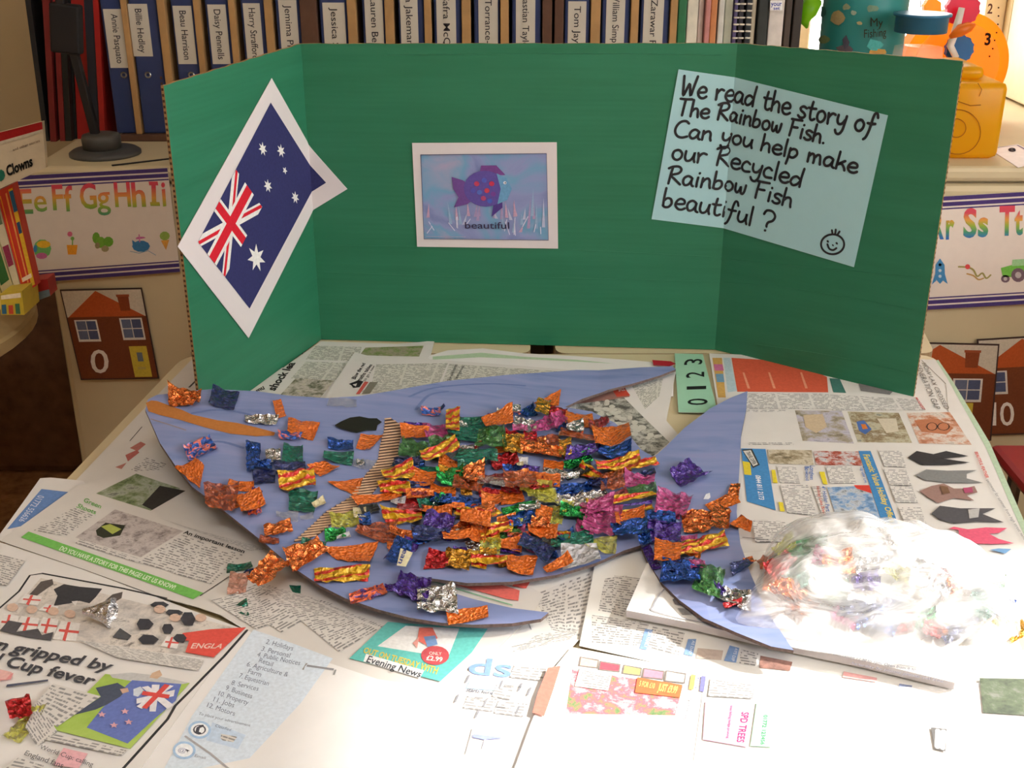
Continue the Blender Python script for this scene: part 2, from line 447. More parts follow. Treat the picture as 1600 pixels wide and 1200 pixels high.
# right strip
QR = [(1430, 309), (1660, 296), (1640, 472), (1400, 486)]
strip, q2 = card('alphabet_strip', QR, (230, 218, 208), 'white alphabet strip lettered Rr Ss Tt on the right cupboard', 'poster')
borders(strip, q2)
pr = Print(FRONT, .0026)
for s, x0, x1, yt, yb in (('R', 1456, 1474, 333, 372), ('r', 1477, 1490, 327, 372), ('S', 1504, 1525, 327, 369), ('s', 1527, 1543, 326, 368), ('T', 1560, 1584, 323, 366), ('t', 1584, 1597, 324, 365)):
    if s in 'rs': yt = yb-40
    pr.text(s, [(x0+1, yt), (x1+1, yt-.8), (x1, yb-.8), (x0, yb)], (0, 0, 0), .035, m=letter_mat(FRONT.at(*FRONT.proj(1500, 368)).z-.004, FRONT.at(*FRONT.proj(1500, 325)).z))
pr.build('lettering', strip)
pr = Print(FRONT, .0026)
pr.poly([(1468, 403), (1475, 413), (1476, 434), (1468, 443), (1460, 434), (1461, 413)], (75, 140, 190)); pr.poly([(1461, 425), (1455, 444), (1462, 438)], (75, 140, 190)); pr.poly([(1475, 425), (1480, 443), (1473, 438)], (75, 140, 190))
pr.build('small_picture', strip)
pr = Print(FRONT, .0026)
for y in (413, 422, 431): pr.blob(1468, y, 2.5, 2.5, (190, 210, 220))
pr.line([FRONT.proj(*p) for p in smooth_line([(1497, 416), (1511, 417), (1520, 421), (1526, 431), (1534, 426), (1540, 434), (1547, 429)])], .003, (160, 150, 90)); pr.line([FRONT.proj(*p) for p in smooth_line([(1510, 427), (1520, 430), (1528, 436), (1536, 434)])], .0025, (190, 150, 90)); pr.blob(1511, 416, 4, 4, (215, 80, 80))
pr.build('small_picture', strip)
pr = Print(FRONT, .0026)
pr.poly([(1563, 418), (1581, 413), (1600, 413), (1600, 432), (1566, 432)], (120, 190, 80)); pr.poly([(1581, 405), (1599, 404), (1600, 414), (1580, 415)], (160, 205, 150))
pr.build('small_picture', strip)
pr = Print(FRONT, .0026)
pr.blob(1570, 435, 7, 6, (120, 100, 110)); pr.blob(1570, 435, 3, 3, (190, 180, 180)); pr.blob(1590, 429, 11, 11, (120, 100, 110), 14); pr.blob(1590, 429, 5, 5, (190, 180, 180))
pr.build('small_picture', strip)
def house(q, num, label, numq, door, wins=((.10, .30), (.62, .30)), d=.001):
    o, q2 = card('number_card', q, (60, 40, 36), label, 'card', d=d)
    pr = Print(FRONT, .0016+d)
    pr.uv(q2, [(.015, .015), (.985, .015), (.985, .985), (.015, .985)], (206, 196, 178))
    pr.uv(q2, [(.015, .30), (.985, .30), (.985, .985), (.015, .985)], (120, 66, 40))
    pr.build('printed_house', o)
    pr = Print(FRONT, .0018+d)
    pr.uv(q2, [(.03, .30), (.43, .02), (.975, .30)], (184, 88, 44)); pr.uv(q2, [(.68, .08), (.82, .08), (.81, .24), (.69, .24)], (140, 70, 40)); pr.uv(q2, [(.67, .065), (.83, .065), (.83, .09), (.67, .09)], (160, 84, 50))
    pr.build('printed_roof', o)
    for u, v in wins:
        pr = Print(FRONT, .0018+d)
        pr.uv(q2, [(u-.01, v+.03), (u+.27, v+.03), (u+.27, v+.27), (u-.01, v+.27)], (220, 214, 206))
        for i in (0, 1):
            for j in (0, 1): pr.uv(q2, [(u+.01+.125*i, v+.045+.105*j), (u+.125+.125*i, v+.045+.105*j), (u+.125+.125*i, v+.14+.105*j), (u+.01+.125*i, v+.14+.105*j)], (104, 112, 138) if i == 0 else (84, 92, 122))
        pr.build('printed_window', o)
    if door:
        pr = Print(FRONT, .0018+d); u, v = door
        pr.uv(q2, [(u, v), (u+.22, v), (u+.22, .975), (u, .975)], (206, 184, 70)); pr.uv(q2, [(u+.08, v+.07), (u+.15, v+.07), (u+.15, v+.17), (u+.08, v+.17)], (110, 120, 130)); pr.uv(q2, [(u+.06, v+.23), (u+.16, v+.23), (u+.16, v+.26), (u+.06, v+.26)], (190, 170, 90))
        pr.build('printed_door', o)
    pr = Print(FRONT, .0022+d)
    for st, qq in numq: pr.text(st, qq, (232, 224, 214), .004)
    if pr.v: pr.build('number', o)
    return o
house([(94, 452), (222, 449), (249, 591), (127, 593)], '0', 'house number card reading 0 on the left cupboard', [('0', [(141, 546), (169, 545), (172, 581), (144, 582)])], (.70, .63), ((.10, .30), (.66, .29)))
house([(1398, 533), (1561, 537), (1548, 688), (1380, 690)], '', 'house number card with its number hidden, behind the table corner', [], (.58, .60), ((.12, .32), (.60, .32)))
house([(1526, 530), (1690, 520), (1680, 676), (1540, 680)], '10', 'house number card reading 10 on the right cupboard', [('1', [(1549, 628), (1556, 628), (1556, 664), (1549, 664)]), ('0', [(1562, 628), (1584, 628), (1584, 664), (1562, 664)])], None, ((.0, .30), (.70, .30)), d=-.0006)

# ================================================================ FOLDER UNIT ON THE LEFT CABINET
FY = 2.16
wood = flat((176, 136, 88), .7, grain=.12, scale=30); wdark = flat((92, 62, 46), .7, grain=.1)
FP = PlaneSurf((0, FY, TZ), (0, -1, 0))
def fx(px, py=60): return ony(px, py, FY).x
unit = empty('folder_rack', (fx(600), FY+.15, CZ), 'wooden pigeonhole rack holding the blue folders', 'rack')
MB().box((fx(170), FY-.012, CZ), (fx(1252), FY+.30, CZ+.012), wdark, .002).build('base_board', unit)
MB().box((fx(170), FY+.30, CZ), (fx(1252), FY+.315, CZ+.36), wdark).build('back_panel', unit)
MB().box((fx(170), FY-.11, CZ+.36), (fx(1252), FY+.315, CZ+.38), wdark).build('shade_board', unit)  # unseen top, set low and forward to shade the folders
def vslat(px0, px1, m, y0=-.006, name='divider'):
    a, b = fx(px0), fx(px1); MB().box((a, FY+y0, CZ+.012), (b, FY+.295, CZ+.36), m, .001).build(name, unit)
lean = .0
blue = flat((46, 60, 104), .45, grain=.06); lab = flat((200, 192, 178), .6, grain=.02)
for a, b in ((196, 205), (252, 264), (308, 318), (362, 372), (417, 429), (545, 559), (603, 617), (664, 675), (722, 736), (782, 795), (922, 937), (984, 996), (1045, 1056)): vslat(a, b, wood)
for a, b in ((472, 498), (847, 862), (866, 880)): vslat(a, b, wdark)
fold = [(163, 194, 167, 199, 14, 106, 'Annie Pasquato', 'first blue folder at the left end of the rack, label touching a divider'),
 (207, 250, 206, 236, 6, 88, 'Billie Hedley', 'second blue folder from the left end of the rack'),
 (272, 307, 275, 304, 9, 100, 'Beau Harrison', 'third blue folder from the left end, above the left corner of the board'),
 (325, 361, 329, 357, 7, 100, 'Daisy Pennells', 'fourth blue folder from the left, just left of the flag top'),
 (380, 416, 384, 410, 5, 100, 'Harry Strafford', 'fifth blue folder from the left, above the peak of the flag'),
 (434, 471, 439, 467, 0, 92, 'Jemima Pro', 'blue folder left of the first dark double divider'),
 (502, 544, 507, 541, 4, 96, 'Jessica Ste', 'blue folder right of the first dark double divider'),
 (568, 602, 572, 600, -12, 90, 'Lauren Bella', 'second blue folder right of the first dark divider'),
 (624, 663, 627, 654, -20, 90, 'na Jakeman J', 'third blue folder right of the first dark divider'),
 (679, 721, 683, 713, -14, 90, 'Safra McQu', 'blue folder in the middle of the row, above the fish picture'),
 (741, 781, 748, 778, -24, 90, 'ia Torrance-C', 'blue folder above the right half of the fish picture'),
 (800, 845, 806, 836, -30, 92, 'Sebastian Taylor', 'blue folder left of the second dark double divider'),
 (882, 921, 887, 915, 2, 90, 'Tom Jayne', 'blue folder right of the second dark double divider'),
 (940, 983, 946, 975, -20, 90, 'William Simpso', 'second blue folder right of the second dark divider'),
 (1000, 1044, 1004, 1035, -8, 90, 'Zarawar Flo', 'last blue folder of the row, beside the green one')]
bk = flat((24, 22, 24), .6)
for a, b, la, lb, ly0, ly1, st, lbl in fold:
    xa, xb = fx(a), fx(b)
    t = empty('lever_arch_folder', ((xa+xb)/2, FY+.14, CZ+.012), lbl, 'folder', 'named blue lever arch folders in the rack')
    MB().box((xa, FY, CZ+.0125), (xb, FY+.27, CZ+.33), blue, .003).build('spine', t)
    MB().box((xa+.006, FY+.02, CZ+.33), (xb-.006, FY+.265, CZ+.332), lab).build('papers', t)
    q = [(fx(la)-0, FP.proj(la, ly0)[1]), (fx(lb), FP.proj(lb, ly0)[1]), (fx(lb), FP.proj(lb, ly1)[1]), (fx(la), FP.proj(la, ly1)[1])]
    x_l, x_r, zt, zb = q[0][0], q[1][0], FP.at(0, q[0][1]).z, FP.at(0, q[2][1]).z
    lbx = MB().box((x_l, FY-.0012, zb), (x_r, FY+.001, zt), lab).build('spine_label', t)
    pr = Print(FP, .0018); w = x_r-x_l; n = len(st)
    L = (zt-zb)*.84
    ztt = zt-.008; zt2 = FP.proj(0, 0)[1]
    tz = lambda z: z-TZ
    xm = (x_l+x_r)/2; h = .0115 if n > 9 else .0115
    top = ztt
    # letters run downwards: start at the top, upper side of the letters to the right
    pr.text(st, [(xm+h*.55, tz(top)), (xm+h*.55, tz(top-L)), (xm-h*.45, tz(top-L)), (xm-h*.45, tz(top))], (60, 56, 60), .004, raw=True)
    pr.build('handwritten_name', t)
    if ly1 > 87 and a < 400:
        zr = FP.at(0, FP.proj(a, 117)[1]).z; rm = flat((190, 190, 185), .3, 1); ring = []
        for k in range(13): q_ = 2*math.pi*k/12; ring.append((xm+.004+.0045*math.cos(q_), FY-.001, zr+.0045*math.sin(q_)))
        MB().tube(ring, .0015, rm, 6).build('finger_ring', t)
# thin things at the right end of the row
thin = [(1058, 1071, (40, 110, 70), 'green cardboard folder beside the last blue folder'), (1073, 1090, (222, 214, 196), 'thick cream ring binder right of the green folder'), (1091, 1099, (214, 196, 190), 'pale pink book right of the cream binder'),
 (1100, 1108, (196, 132, 128), 'dull pink book between pale pink and orange ones'), (1109, 1119, (200, 130, 80), 'orange spined book in the row'), (1121, 1130, (206, 204, 196), 'white magazine with curled spine right of the orange book'), (1131, 1143, (176, 178, 160), 'greyish green magazine left of the purple one'),
 (1145, 1151, (96, 84, 130), 'thin purple booklet beside the spiral bound book'), (1153, 1161, (60, 56, 66), 'dark book with white spiral binding'), (1163, 1172, (40, 44, 50), 'black booklet right of the spiral bound book'), (1173, 1180, (196, 184, 160), 'cream booklet between two black ones'), (1182, 1198, (44, 48, 46), 'dark green booklet left of the white binder'), (1200, 1223, (214, 206, 200), 'white binder with blue writing on its label'),
 (1226, 1236, (70, 58, 50), 'dark brown book right of the white binder'), (1238, 1252, (48, 40, 34), 'last dark book of the row, next to the window')]
for a, b, rgb, lbl in thin:
    xa, xb = fx(a), fx(b)
    o = MB().box((xa, FY+random.uniform(0, .012), CZ+.0125), (xb, FY+.25, CZ+.30+random.uniform(-.01, .035)), flat(rgb, .5, grain=.1), .002).build('book'); tag(o, lbl, 'book', 'books at the right end of the rack')
    if 'spiral' in lbl:
        mb = MB()
        for k in range(26):
            z = CZ+.02+k*.0115; cxx = (xa+xb)/2
            mb.tube([(cxx+.004*math.cos(t_), FY-.003+.004*math.sin(t_), z) for t_ in [i*math.pi/4 for i in range(9)]], .0013, whitem, 5)
        stuff(mb.build('spiral_binding', o))
    if 'blue writing' in lbl:
        pr = Print(FP, .0025); pr.poly([(1203, 1), (1222, 1), (1222, 16), (1203, 16)], (236, 236, 240)); pr.text('your', [(1204, 2), (1221, 2), (1221, 9), (1204, 9)], (60, 80, 170), .02); pr.text('set', [(1208, 10), (1218, 10), (1218, 15), (1208, 15)], (60, 80, 170), .02)
        pr.build('label', o)
# black and red files leaning at the left end
def leaner(x0t, x0b, x1b, rgb, y, label, ztop=CZ+.40, cat='file', zb=CZ+.0005):
    w = (ony(x1b, 215, y).x-ony(x0b, 215, y).x); xb = ony(x0b, 215, y).x; xt = ony(x0t, 0, y).x
    k = (xt-xb)/(ony(x0t, 0, y).z-CZ); h = ztop-zb; m = flat(rgb, .45, grain=.08); dy = .20
    vs = [(xb, y, zb), (xb+w, y, zb), (xb+w, y+dy, zb), (xb, y+dy, zb)]; vs += [(v[0]+k*h, v[1], ztop) for v in vs]
    o = mk('document_file', vs, [[3, 2, 1, 0], [4, 5, 6, 7], [0, 1, 5, 4], [1, 2, 6, 5], [2, 3, 7, 6], [3, 0, 4, 7]], m)
    tag(o, label, cat, 'black and red files leaning beside the blue folders')
leaner(39, 68, 76, (30, 32, 36), 2.15, 'leftmost black file, touching the cream wall edge')
leaner(66, 78, 87, (110, 30, 30), 2.145, 'dark red file second from the left end')
leaner(76, 87, 92, (40, 42, 46), 2.16, 'thin charcoal file between the two red ones')
leaner(82, 93, 101, (120, 32, 32), 2.15, 'dark red file third from the left end')
leaner(91, 102, 111, (22, 26, 26), 2.15, 'black file right of the two red files')
leaner(101, 112, 120, (26, 28, 30), 2.17, 'black file just left of the bright red one')
leaner(111, 121, 141, (168, 32, 28), 2.17, 'bright red file above the grey base of the stand')
leaner(131, 142, 155, (34, 38, 50), 2.16, 'navy black file between the bright red ones')
leaner(145, 156, 164, (160, 32, 28), 2.16, 'narrow bright red file nearest the blue folders')
# round stand in front of the files
t = empty('display_stand', (ony(150, 240, 2.02).x, 2.045, CZ), 'round dark grey stand base in front of the files', 'stand')
gm = flat((72, 72, 72), .5, grain=.08); c = (ony(157, 240, 2.02).x, 2.045, CZ)
MB().lathe(c, [(.060, 0), (.060, .005), (.054, .009), (.034, .011)], gm, 36).build('base', t, True)
MB().lathe((c[0]-.004, c[1], CZ+.010), [(.032, 0), (.033, .018), (.031, .024), (.024, .026)], flat((78, 76, 72), .5), 32).build('collar', t, True)
mb = MB(); mb.box((c[0]-.016, c[1]-.006, CZ+.03), (c[0]-.002, c[1]+.008, CZ+.30), bk, .002, rot=__import__('mathutils').Euler((0, -.12, 0)), piv=(c[0], c[1], CZ)); mb.build('post', t)
mb = MB(); mb.box((c[0]-.062, c[1]-.01, CZ+.17), (c[0]-.012, c[1]+.014, CZ+.25), bk, .004, rot=__import__('mathutils').Euler((0, .12, 0))); mb.build('clip', t)
# coaster-thin ruler lying on the cupboard top
r = MB(); r.box((c[0]+.03, 1.985, CZ+.0002), (c[0]+.16, 1.99, CZ+.002), bk, rot=__import__('mathutils').Euler((0, 0, .55))); tag(r.build('pencil'), 'thin dark pencil lying beside the round stand base', 'pencil')

# ================================================================ BOOK CAROUSEL, far left
cc = Vector((-1.04, 1.68, TZ+.02))
t = empty('book_carousel', (cc.x, cc.y, 0), 'round wooden book carousel at the left edge', 'bookcase')
pm = flat((178, 156, 112), .6, grain=.08, scale=20)
MB().lathe((cc.x, cc.y, cc.z-.025), [(.295, 0), (.30, .004), (.30, .021), (.295, .025)], pm, 56).build('shelf', t)
MB().lathe((cc.x, cc.y, 0), [(.26, 0), (.26, .03), (.035, .04), (.035, 1.2)], wdark, 40).build('pole', t)
# books standing in the carousel (plane facing the camera, spines visible)
from mathutils import Euler
BP = PlaneSurf((0, 1.58, TZ), (0, -1, 0))
def tiltbook(q, depth, rgb, label, cover=None, name='picture_book', Y=1.58):
    s = PlaneSurf((0, Y, TZ), (0, -1, 0)); q2 = quad2(s, q)
    vs = [s.at(*p, 0) for p in q2]+[s.at(*p, -depth) for p in q2]
    o = mk(name, vs, [[0, 3, 2, 1], [4, 5, 6, 7], [0, 1, 5, 4], [1, 2, 6, 5], [2, 3, 7, 6], [3, 0, 4, 7]], flat(rgb, .45, grain=.08))
    tag(o, label, 'book', 'picture books in the carousel'); return o, s, q2
def bars(o, s, q2, items, nm='cover_print'):
    for i, (u0, v0, u1, v1, rgb) in enumerate(items):
        pr = Print(s, .0008+.0001*i); pr.uv(q2, [(u0, v0), (u1, v0), (u1, v1), (u0, v1)], rgb); pr.build(nm, o)
o, s, q2 = tiltbook([(-60, 222), (66, 190), (72, 262), (-50, 318)], .008, (196, 184, 160), 'cream book titled Clowns with red edge', Y=1.60)
bars(o, s, q2, [(0, 0, 1, .16, (150, 30, 30)), (0, .16, 1, .22, (190, 180, 160))])
pr = Print(s, .0012); pr.text('Clowns', [(9, 260), (50, 243), (52, 258), (12, 275)], (20, 20, 20), .04); pr.build('title', o)
pr = Print(s, .0012); pr.text('and other stories', [(20, 232), (62, 217), (63, 221), (21, 236)], (90, 60, 50), .0); pr.blob(2, 274, 6, 8, (40, 110, 90), 8, .3); pr.build('small_print', o)
o, s, q2 = tiltbook([(-6, 300), (19, 288), (56, 447), (36, 458)], .02, (206, 60, 44), 'red and yellow picture book leaning beside the alphabet strip', Y=1.66)
bars(o, s, q2, [(.72, .03, .98, .98, (226, 186, 60)), (.50, .05, .60, .93, (236, 160, 90)), (.15, .05, .22, .9, (236, 150, 60)), (.74, .05, .98, .25, (60, 110, 160)), (.74, .35, .95, .46, (60, 90, 130)), (.2, .86, .9, .90, (240, 220, 200))])
o, s, q2 = tiltbook([(-22, 306), (-7, 300), (35, 459), (27, 464)], .02, (214, 206, 180), 'cream spined picture book left of the red one', Y=1.66)
bars(o, s, q2, [(.1, .5, .9, .7, (150, 60, 90)), (.1, .15, .9, .3, (120, 140, 110))])
o, s, q2 = tiltbook([(-40, 320), (-24, 308), (26, 466), (10, 478)], .02, (206, 196, 150), 'pale book with green band in the carousel', Y=1.66)
bars(o, s, q2, [(.1, .5, .9, .8, (60, 110, 60)), (.1, .86, .9, .98, (216, 186, 70))])
o, s, q2 = tiltbook([(-60, 330), (-42, 322), (8, 479), (-6, 488)], .02, (226, 206, 120), 'yellow book furthest left in the carousel', Y=1.66)
bars(o, s, q2, [(.1, .5, .9, .7, (236, 150, 50)), (.1, .8, .9, .9, (70, 100, 140))])
o, s, q2 = tiltbook([(22, 442), (74, 436), (79, 462), (36, 478)], .03, (170, 44, 44), 'dark red book lying on the carousel shelf under the strip', Y=1.70)
bars(o, s, q2, [(.4, .6, 1, 1, (110, 130, 140))])
o, s, q2 = tiltbook([(0, 460), (34, 455), (38, 492), (2, 492)], .06, (206, 182, 60), 'small yellow box with coloured figures on the shelf', Y=1.62)
bars(o, s, q2, [(.05, .5, .25, .95, (60, 110, 140)), (.35, .55, .55, .95, (200, 80, 60)), (.65, .5, .85, .95, (70, 120, 90)), (.05, .05, .95, .25, (236, 226, 200))])

# dark low cupboard beyond, at the left
dm = flat((96, 68, 48), .9, grain=.3, scale=30, bump=.4)
t = empty('dark_chest', (-1.45, 2.40, 0), 'dark brown fabric covered chest behind the carousel, low at left', 'chest')
MB().box((-2.1, 2.30, 0), (-.84, 2.60, .56), dm, .02).build('body', t); MB().box((-2.12, 2.28, .56), (-.83, 2.61, .60), dm, .01).build('lid', t)

# ================================================================ WINDOW SILL THINGS
SYp = 2.20
SP = PlaneSurf((0, SYp, TZ), (0, -1, 0))
def plastic(rgb, alpha=1, rough=.3, trans=0, name='plastic', emis=0):
    m, nt, p = new_mat(name); p.inputs['Base Color'].default_value = C(*rgb); p.inputs['Roughness'].default_value = rough
    p.inputs['Alpha'].default_value = alpha; p.inputs['Transmission Weight'].default_value = trans; p.inputs['Subsurface Weight'].default_value = 0
    return m
def thin_translucent(rgb, k=.55, name='translucent_plastic'):
    m, nt, p = new_mat(name); tr = node(nt, 'ShaderNodeBsdfTranslucent', {'Color': C(*rgb)}); mx = nt.nodes.new('ShaderNodeMixShader')
    p.inputs['Base Color'].default_value = C(*rgb); p.inputs['Roughness'].default_value = .35
    nt.links.new(p.outputs[0], mx.inputs[1]); nt.links.new(tr.outputs[0], mx.inputs[2]); mx.inputs[0].default_value = k
    nt.links.new(mx.outputs[0], nt.nodes['Material Output'].inputs[0]); return m
# teal bag / tub
def at_px(x, y, Y): p = ony(x, y, Y); return p
Yt = 2.26
t = empty('party_tub', (at_px(1325, 250, Yt).x, Yt, CZ), 'teal tub printed with sea creatures and the words My Fishing', 'tub')
tm = thin_translucent((60, 150, 150), .25)
cx_, rr = t.location.x, (at_px(1392, 60, Yt).x-at_px(1262, 60, Yt).x)/2
MB().lathe((cx_, Yt, CZ), [(rr*.90, 0), (rr*.97, .01), (rr*.97, .02), (rr, .36)], tm, 48, cap=False).build('tub_wall', t, True)
MB().lathe((cx_, Yt, CZ+.001), [(rr*.90, 0), (.0001, .0)], tm, 48, cap=False).build('tub_bottom', t)
gl = thin_translucent((150, 210, 40), .5)
mb = MB(); mb.lathe((cx_, Yt, CZ+.352), [(rr*1.05, -.03), (rr*1.08, 0), (rr*1.05, .015), (rr*.95, .017)], gl, 48, cap=False); mb.build('green_rim', t, True)
mb = MB(); l = at_px(1254, 40, Yt-.02); mb.tube([at_px(1272, 0, Yt-.03), at_px(1262, 18, Yt-.04), at_px(1257, 34, Yt-.04), at_px(1261, 44, Yt-.04)], [.016, .017, .009, .002], gl, 8); mb.build('green_ribbon', t, True)
class CylSurf:
    """front of a vertical cylinder"""
    def __init__(s, cx, cy, r): s.c = Vector((cx, cy)); s.r = r
    def proj(s, x, y):
        d = ray(x, y); o = Vector((CAM.x, CAM.y))-s.c; e = Vector((d.x, d.y))
        A, B, D = e.dot(e), 2*o.dot(e), o.dot(o)-s.r**2; q = max(0, B*B-4*A*D); tt = (-B-math.sqrt(q))/(2*A); p = CAM+d*tt
        return (math.atan2(p.x-s.c.x, -(p.y-s.c.y))*s.r, p.z)
    def at(s, a, b, d=0): th = a/s.r; return Vector((s.c.x+(s.r+d)*math.sin(th), s.c.y-(s.r+d)*math.cos(th), b))
    def cuts(s, lo, hi): return [(0, k*.012) for k in range(math.ceil(lo[0]/.012), math.floor(hi[0]/.012)+1)]
CS = CylSurf(cx_, Yt, rr*1.0)
for x, y, a, b, rgb in ((1309, 28, 11, 12, (178, 160, 118)), (1322, 11, 6, 5, (150, 160, 130)), (1362, 13, 9, 6, (120, 150, 130)), (1288, 62, 10, 6, (130, 150, 110)), (1334, 20, 4, 4, (160, 180, 160)), (1285, 18, 8, 9, (70, 120, 120)), (1367, 70, 12, 9, (90, 190, 190)), (1370, 82, 14, 7, (200, 160, 90)), (1322, 66, 5, 10, (80, 80, 96)), (1320, 77, 13, 8, (96, 90, 100)), (1343, 36, 4, 3, (190, 180, 140)), (1275, 40, 4, 4, (110, 160, 150))): pr = Print(CS, .001); pr.blob(x, y, a, b, rgb, 9, .25); pr.build('sea_print', t)
pr = Print(CS, .0014); pr.text('My', [(1360, 27), (1379, 29), (1379, 41), (1360, 41)], (70, 70, 60), .0); pr.text('Fishing', [(1350, 46), (1384, 43), (1384, 56), (1350, 59)], (70, 70, 60), .0); pr.build('lettering', t)
# clear jar with blue lid
Yj = 2.12
jx = at_px(1437, 60, Yj).x; jr = (at_px(1476, 60, Yj).x-at_px(1395, 60, Yj).x)/2
t = empty('plastic_jar', (jx, Yj, CZ), 'clear plastic jar with a blue lid on the window shelf', 'jar')
jm, nt, p = new_mat('clear_jar'); p.inputs['Base Color'].default_value = (1, 1, 1, 1); p.inputs['Alpha'].default_value = .18; p.inputs['Roughness'].default_value = .15
MB().lathe((jx, Yj, CZ+.0005), [(jr*.8, 0), (jr*.92, .01), (jr*.95, .15), (jr*.9, .17)], jm, 40, cap=True).build('jar_body', t, True)
lm_ = thin_translucent((60, 130, 170), .3); zl = at_px(1437, 55, Yj-jr).z
MB().lathe((jx, Yj, zl), [(jr*.98, 0), (jr*.98, .026), (jr*1.08, .027), (jr*1.08, .031), (jr*.9, .031)], lm_, 40).build('lid', t, True)
# yellow box cube
b0, b1 = at_px(1470, 256, 2.0), at_px(1548, 256, 2.0)
t = empty('yellow_box', ((b0.x+b1.x)/2, 2.09, CZ), 'translucent yellow orange cube box beside the board', 'box')
ym = thin_translucent((246, 196, 30), .6)
zt_ = at_px(1500, 130, 2.0).z
mb = MB(); mb.box((b0.x, 2.0, CZ+.0005), (b1.x+.012, 2.17, zt_), ym, .012); mb.build('box_body', t, True)
mb = MB(); mb.box((b0.x+.02, 2.03, zt_), (b1.x-.02, 2.15, zt_+.022), ym, .01); mb.build('raised_top', t, True)
YS = PlaneSurf((0, 1.9985, TZ), (0, -1, 0)); pr = Print(YS, .0004)
for c_, r_ in (((1496, 206), 36), ((1494, 200), 15)): pr.line([YS.proj(c_[0]+r_*math.cos(a*math.pi/15), c_[1]+r_*.97*math.sin(a*math.pi/15)) for a in range(31)], .0014, (150, 90, 20))
pr.line([YS.proj(x, y) for x, y in ((1496, 158), (1516, 165), (1532, 164))], .0014, (150, 90, 20)); pr.line([YS.proj(x, y) for x, y in ((1530, 150), (1534, 140), (1528, 130))], .0012, (150, 90, 20))
pr.build('faint_circles', t)
# toy clock
Yc = 2.36; KS = PlaneSurf((0, Yc-.02, TZ), (0, -1, 0))
ck = at_px(1500, 20, Yc); R_ = (at_px(1584, 20, Yc).x-ck.x)
t = empty('toy_clock', (ck.x, Yc, CZ), 'yellow and orange toy clock with coloured gears by the window', 'clock')
om = thin_translucent((252, 176, 50), .8); yl = thin_translucent((255, 236, 130), .85)
def disc(c, r0, r1, y0, y1, m, name, teeth=0, n=60, parent=t):
    vs, fs = [], []; r1s = []
    for i in range(n):
        a = 2*math.pi*i/n; r = r1*(1+(.07 if teeth and (i*teeth*2//n) % 2 else 0)); vs += [(c.x+r*math.cos(a), y0, c.z+r*math.sin(a)), (c.x+r*math.cos(a), y1, c.z+r*math.sin(a))]
    for i in range(n): j = (i+1) % n; fs.append([2*i, 2*i+1, 2*j+1, 2*j])
    fs.append([2*i for i in range(n)]); fs.append([2*i+1 for i in range(n)][::-1])
    return mk(name, vs, fs, m, parent)
ck.z = CZ+R_*1.02
disc(ck, 0, R_*1.0, Yc-.015, Yc+.03, om, 'clock_case'); disc(ck, 0, R_*.80, Yc-.022, Yc-.016, yl, 'clock_face')
k2 = PlaneSurf((0, Yc-.0235, TZ), (0, -1, 0)); pr = Print(k2, .0004)
pr.text('10', [(1437, 0), (1450, 0), (1450, 12), (1437, 12)], (110, 70, 60), .01); pr.text('2', [(1544, 6), (1552, 6), (1550, 21), (1542, 21)], (110, 70, 60), .02); pr.text('3', [(1539, 52), (1549, 52), (1547, 70), (1538, 70)], (40, 30, 30), .03)
for x, y in ((1560, 12), (1560, 25), (1559, 38), (1557, 51), (1554, 63), (1551, 76), (1546, 88)): pr.blob(x, y, 1.5, 1.5, (60, 40, 30), 6)
pr.build('numerals', t)
disc(at_px(1504, 14, Yc-.04), 0, .030, Yc-.045, Yc-.030, thin_translucent((220, 60, 100), .5), 'pink_gear', 12)
disc(at_px(1499, 77, Yc-.04), 0, .025, Yc-.045, Yc-.030, thin_translucent((60, 130, 200), .4), 'blue_gear', 12)
disc(at_px(1456, 12, Yc-.04), 0, .016, Yc-.045, Yc-.030, thin_translucent((250, 190, 30), .5), 'yellow_gear', 8)
hm = plastic((236, 230, 224), 1, .4); mb = MB(); mb.tube([at_px(1503, 12, Yc-.06), at_px(1494, 45, Yc-.06), at_px(1485, 72, Yc-.06), at_px(1494, 90, Yc-.06)], [.006, .008, .007, .006], hm); mb.build('white_hand', t, True)
mb = MB(); mb.tube([at_px(1484, 58, Yc-.075), at_px(1500, 48, Yc-.075), at_px(1514, 42, Yc-.075), at_px(1524, 38, Yc-.075)], [.004, .012, .010, .002], thin_translucent((245, 140, 40), .4)); mb.build('orange_hand', t, True)
# sheet with an e on the cupboard top, far right
CT = TableSurf(lambda x, y: CZ); q = [(1545, 233), (1590, 226), (1640, 250), (1590, 262)]
o = slab(CT, q, flat((236, 228, 230), .5), 'letter_sheet', .001); tag(o, 'purple edged letter sheet with an e lying at far right', 'paper')
pr = Print(CT, .0016); pr.line([CT.proj(1549, 233), CT.proj(1589, 228), CT.proj(1630, 249)], .003, purple); pr.text('e', [(1575, 230), (1587, 230), (1587, 238), (1575, 238)], (60, 50, 60), .03); pr.build('printing', o)
# red chair at the right, behind the table corner
rm_ = flat((150, 18, 28), .4, grain=.05)
cpx = ony(1546, 692, 1.62); t = empty('red_chair', (cpx.x+.19, 1.5, 0), 'red plastic chair behind the right edge of the table', 'chair')
zc_ = cpx.z
MB().box((cpx.x, 1.22, zc_-.02), (cpx.x+.38, 1.62, zc_), rm_, .01).build('seat', t)
MB().box((cpx.x+.36, 1.22, zc_), (cpx.x+.38, 1.62, zc_+.34), rm_, .01).build('backrest', t)
gm2 = flat((110, 110, 112), .35, 1)
for a in (.03, .35):
    for b in (1.26, 1.58): MB().tube([(cpx.x+a, b, 0), (cpx.x+a, b, zc_-.02)], .011, gm2).build('leg', t)
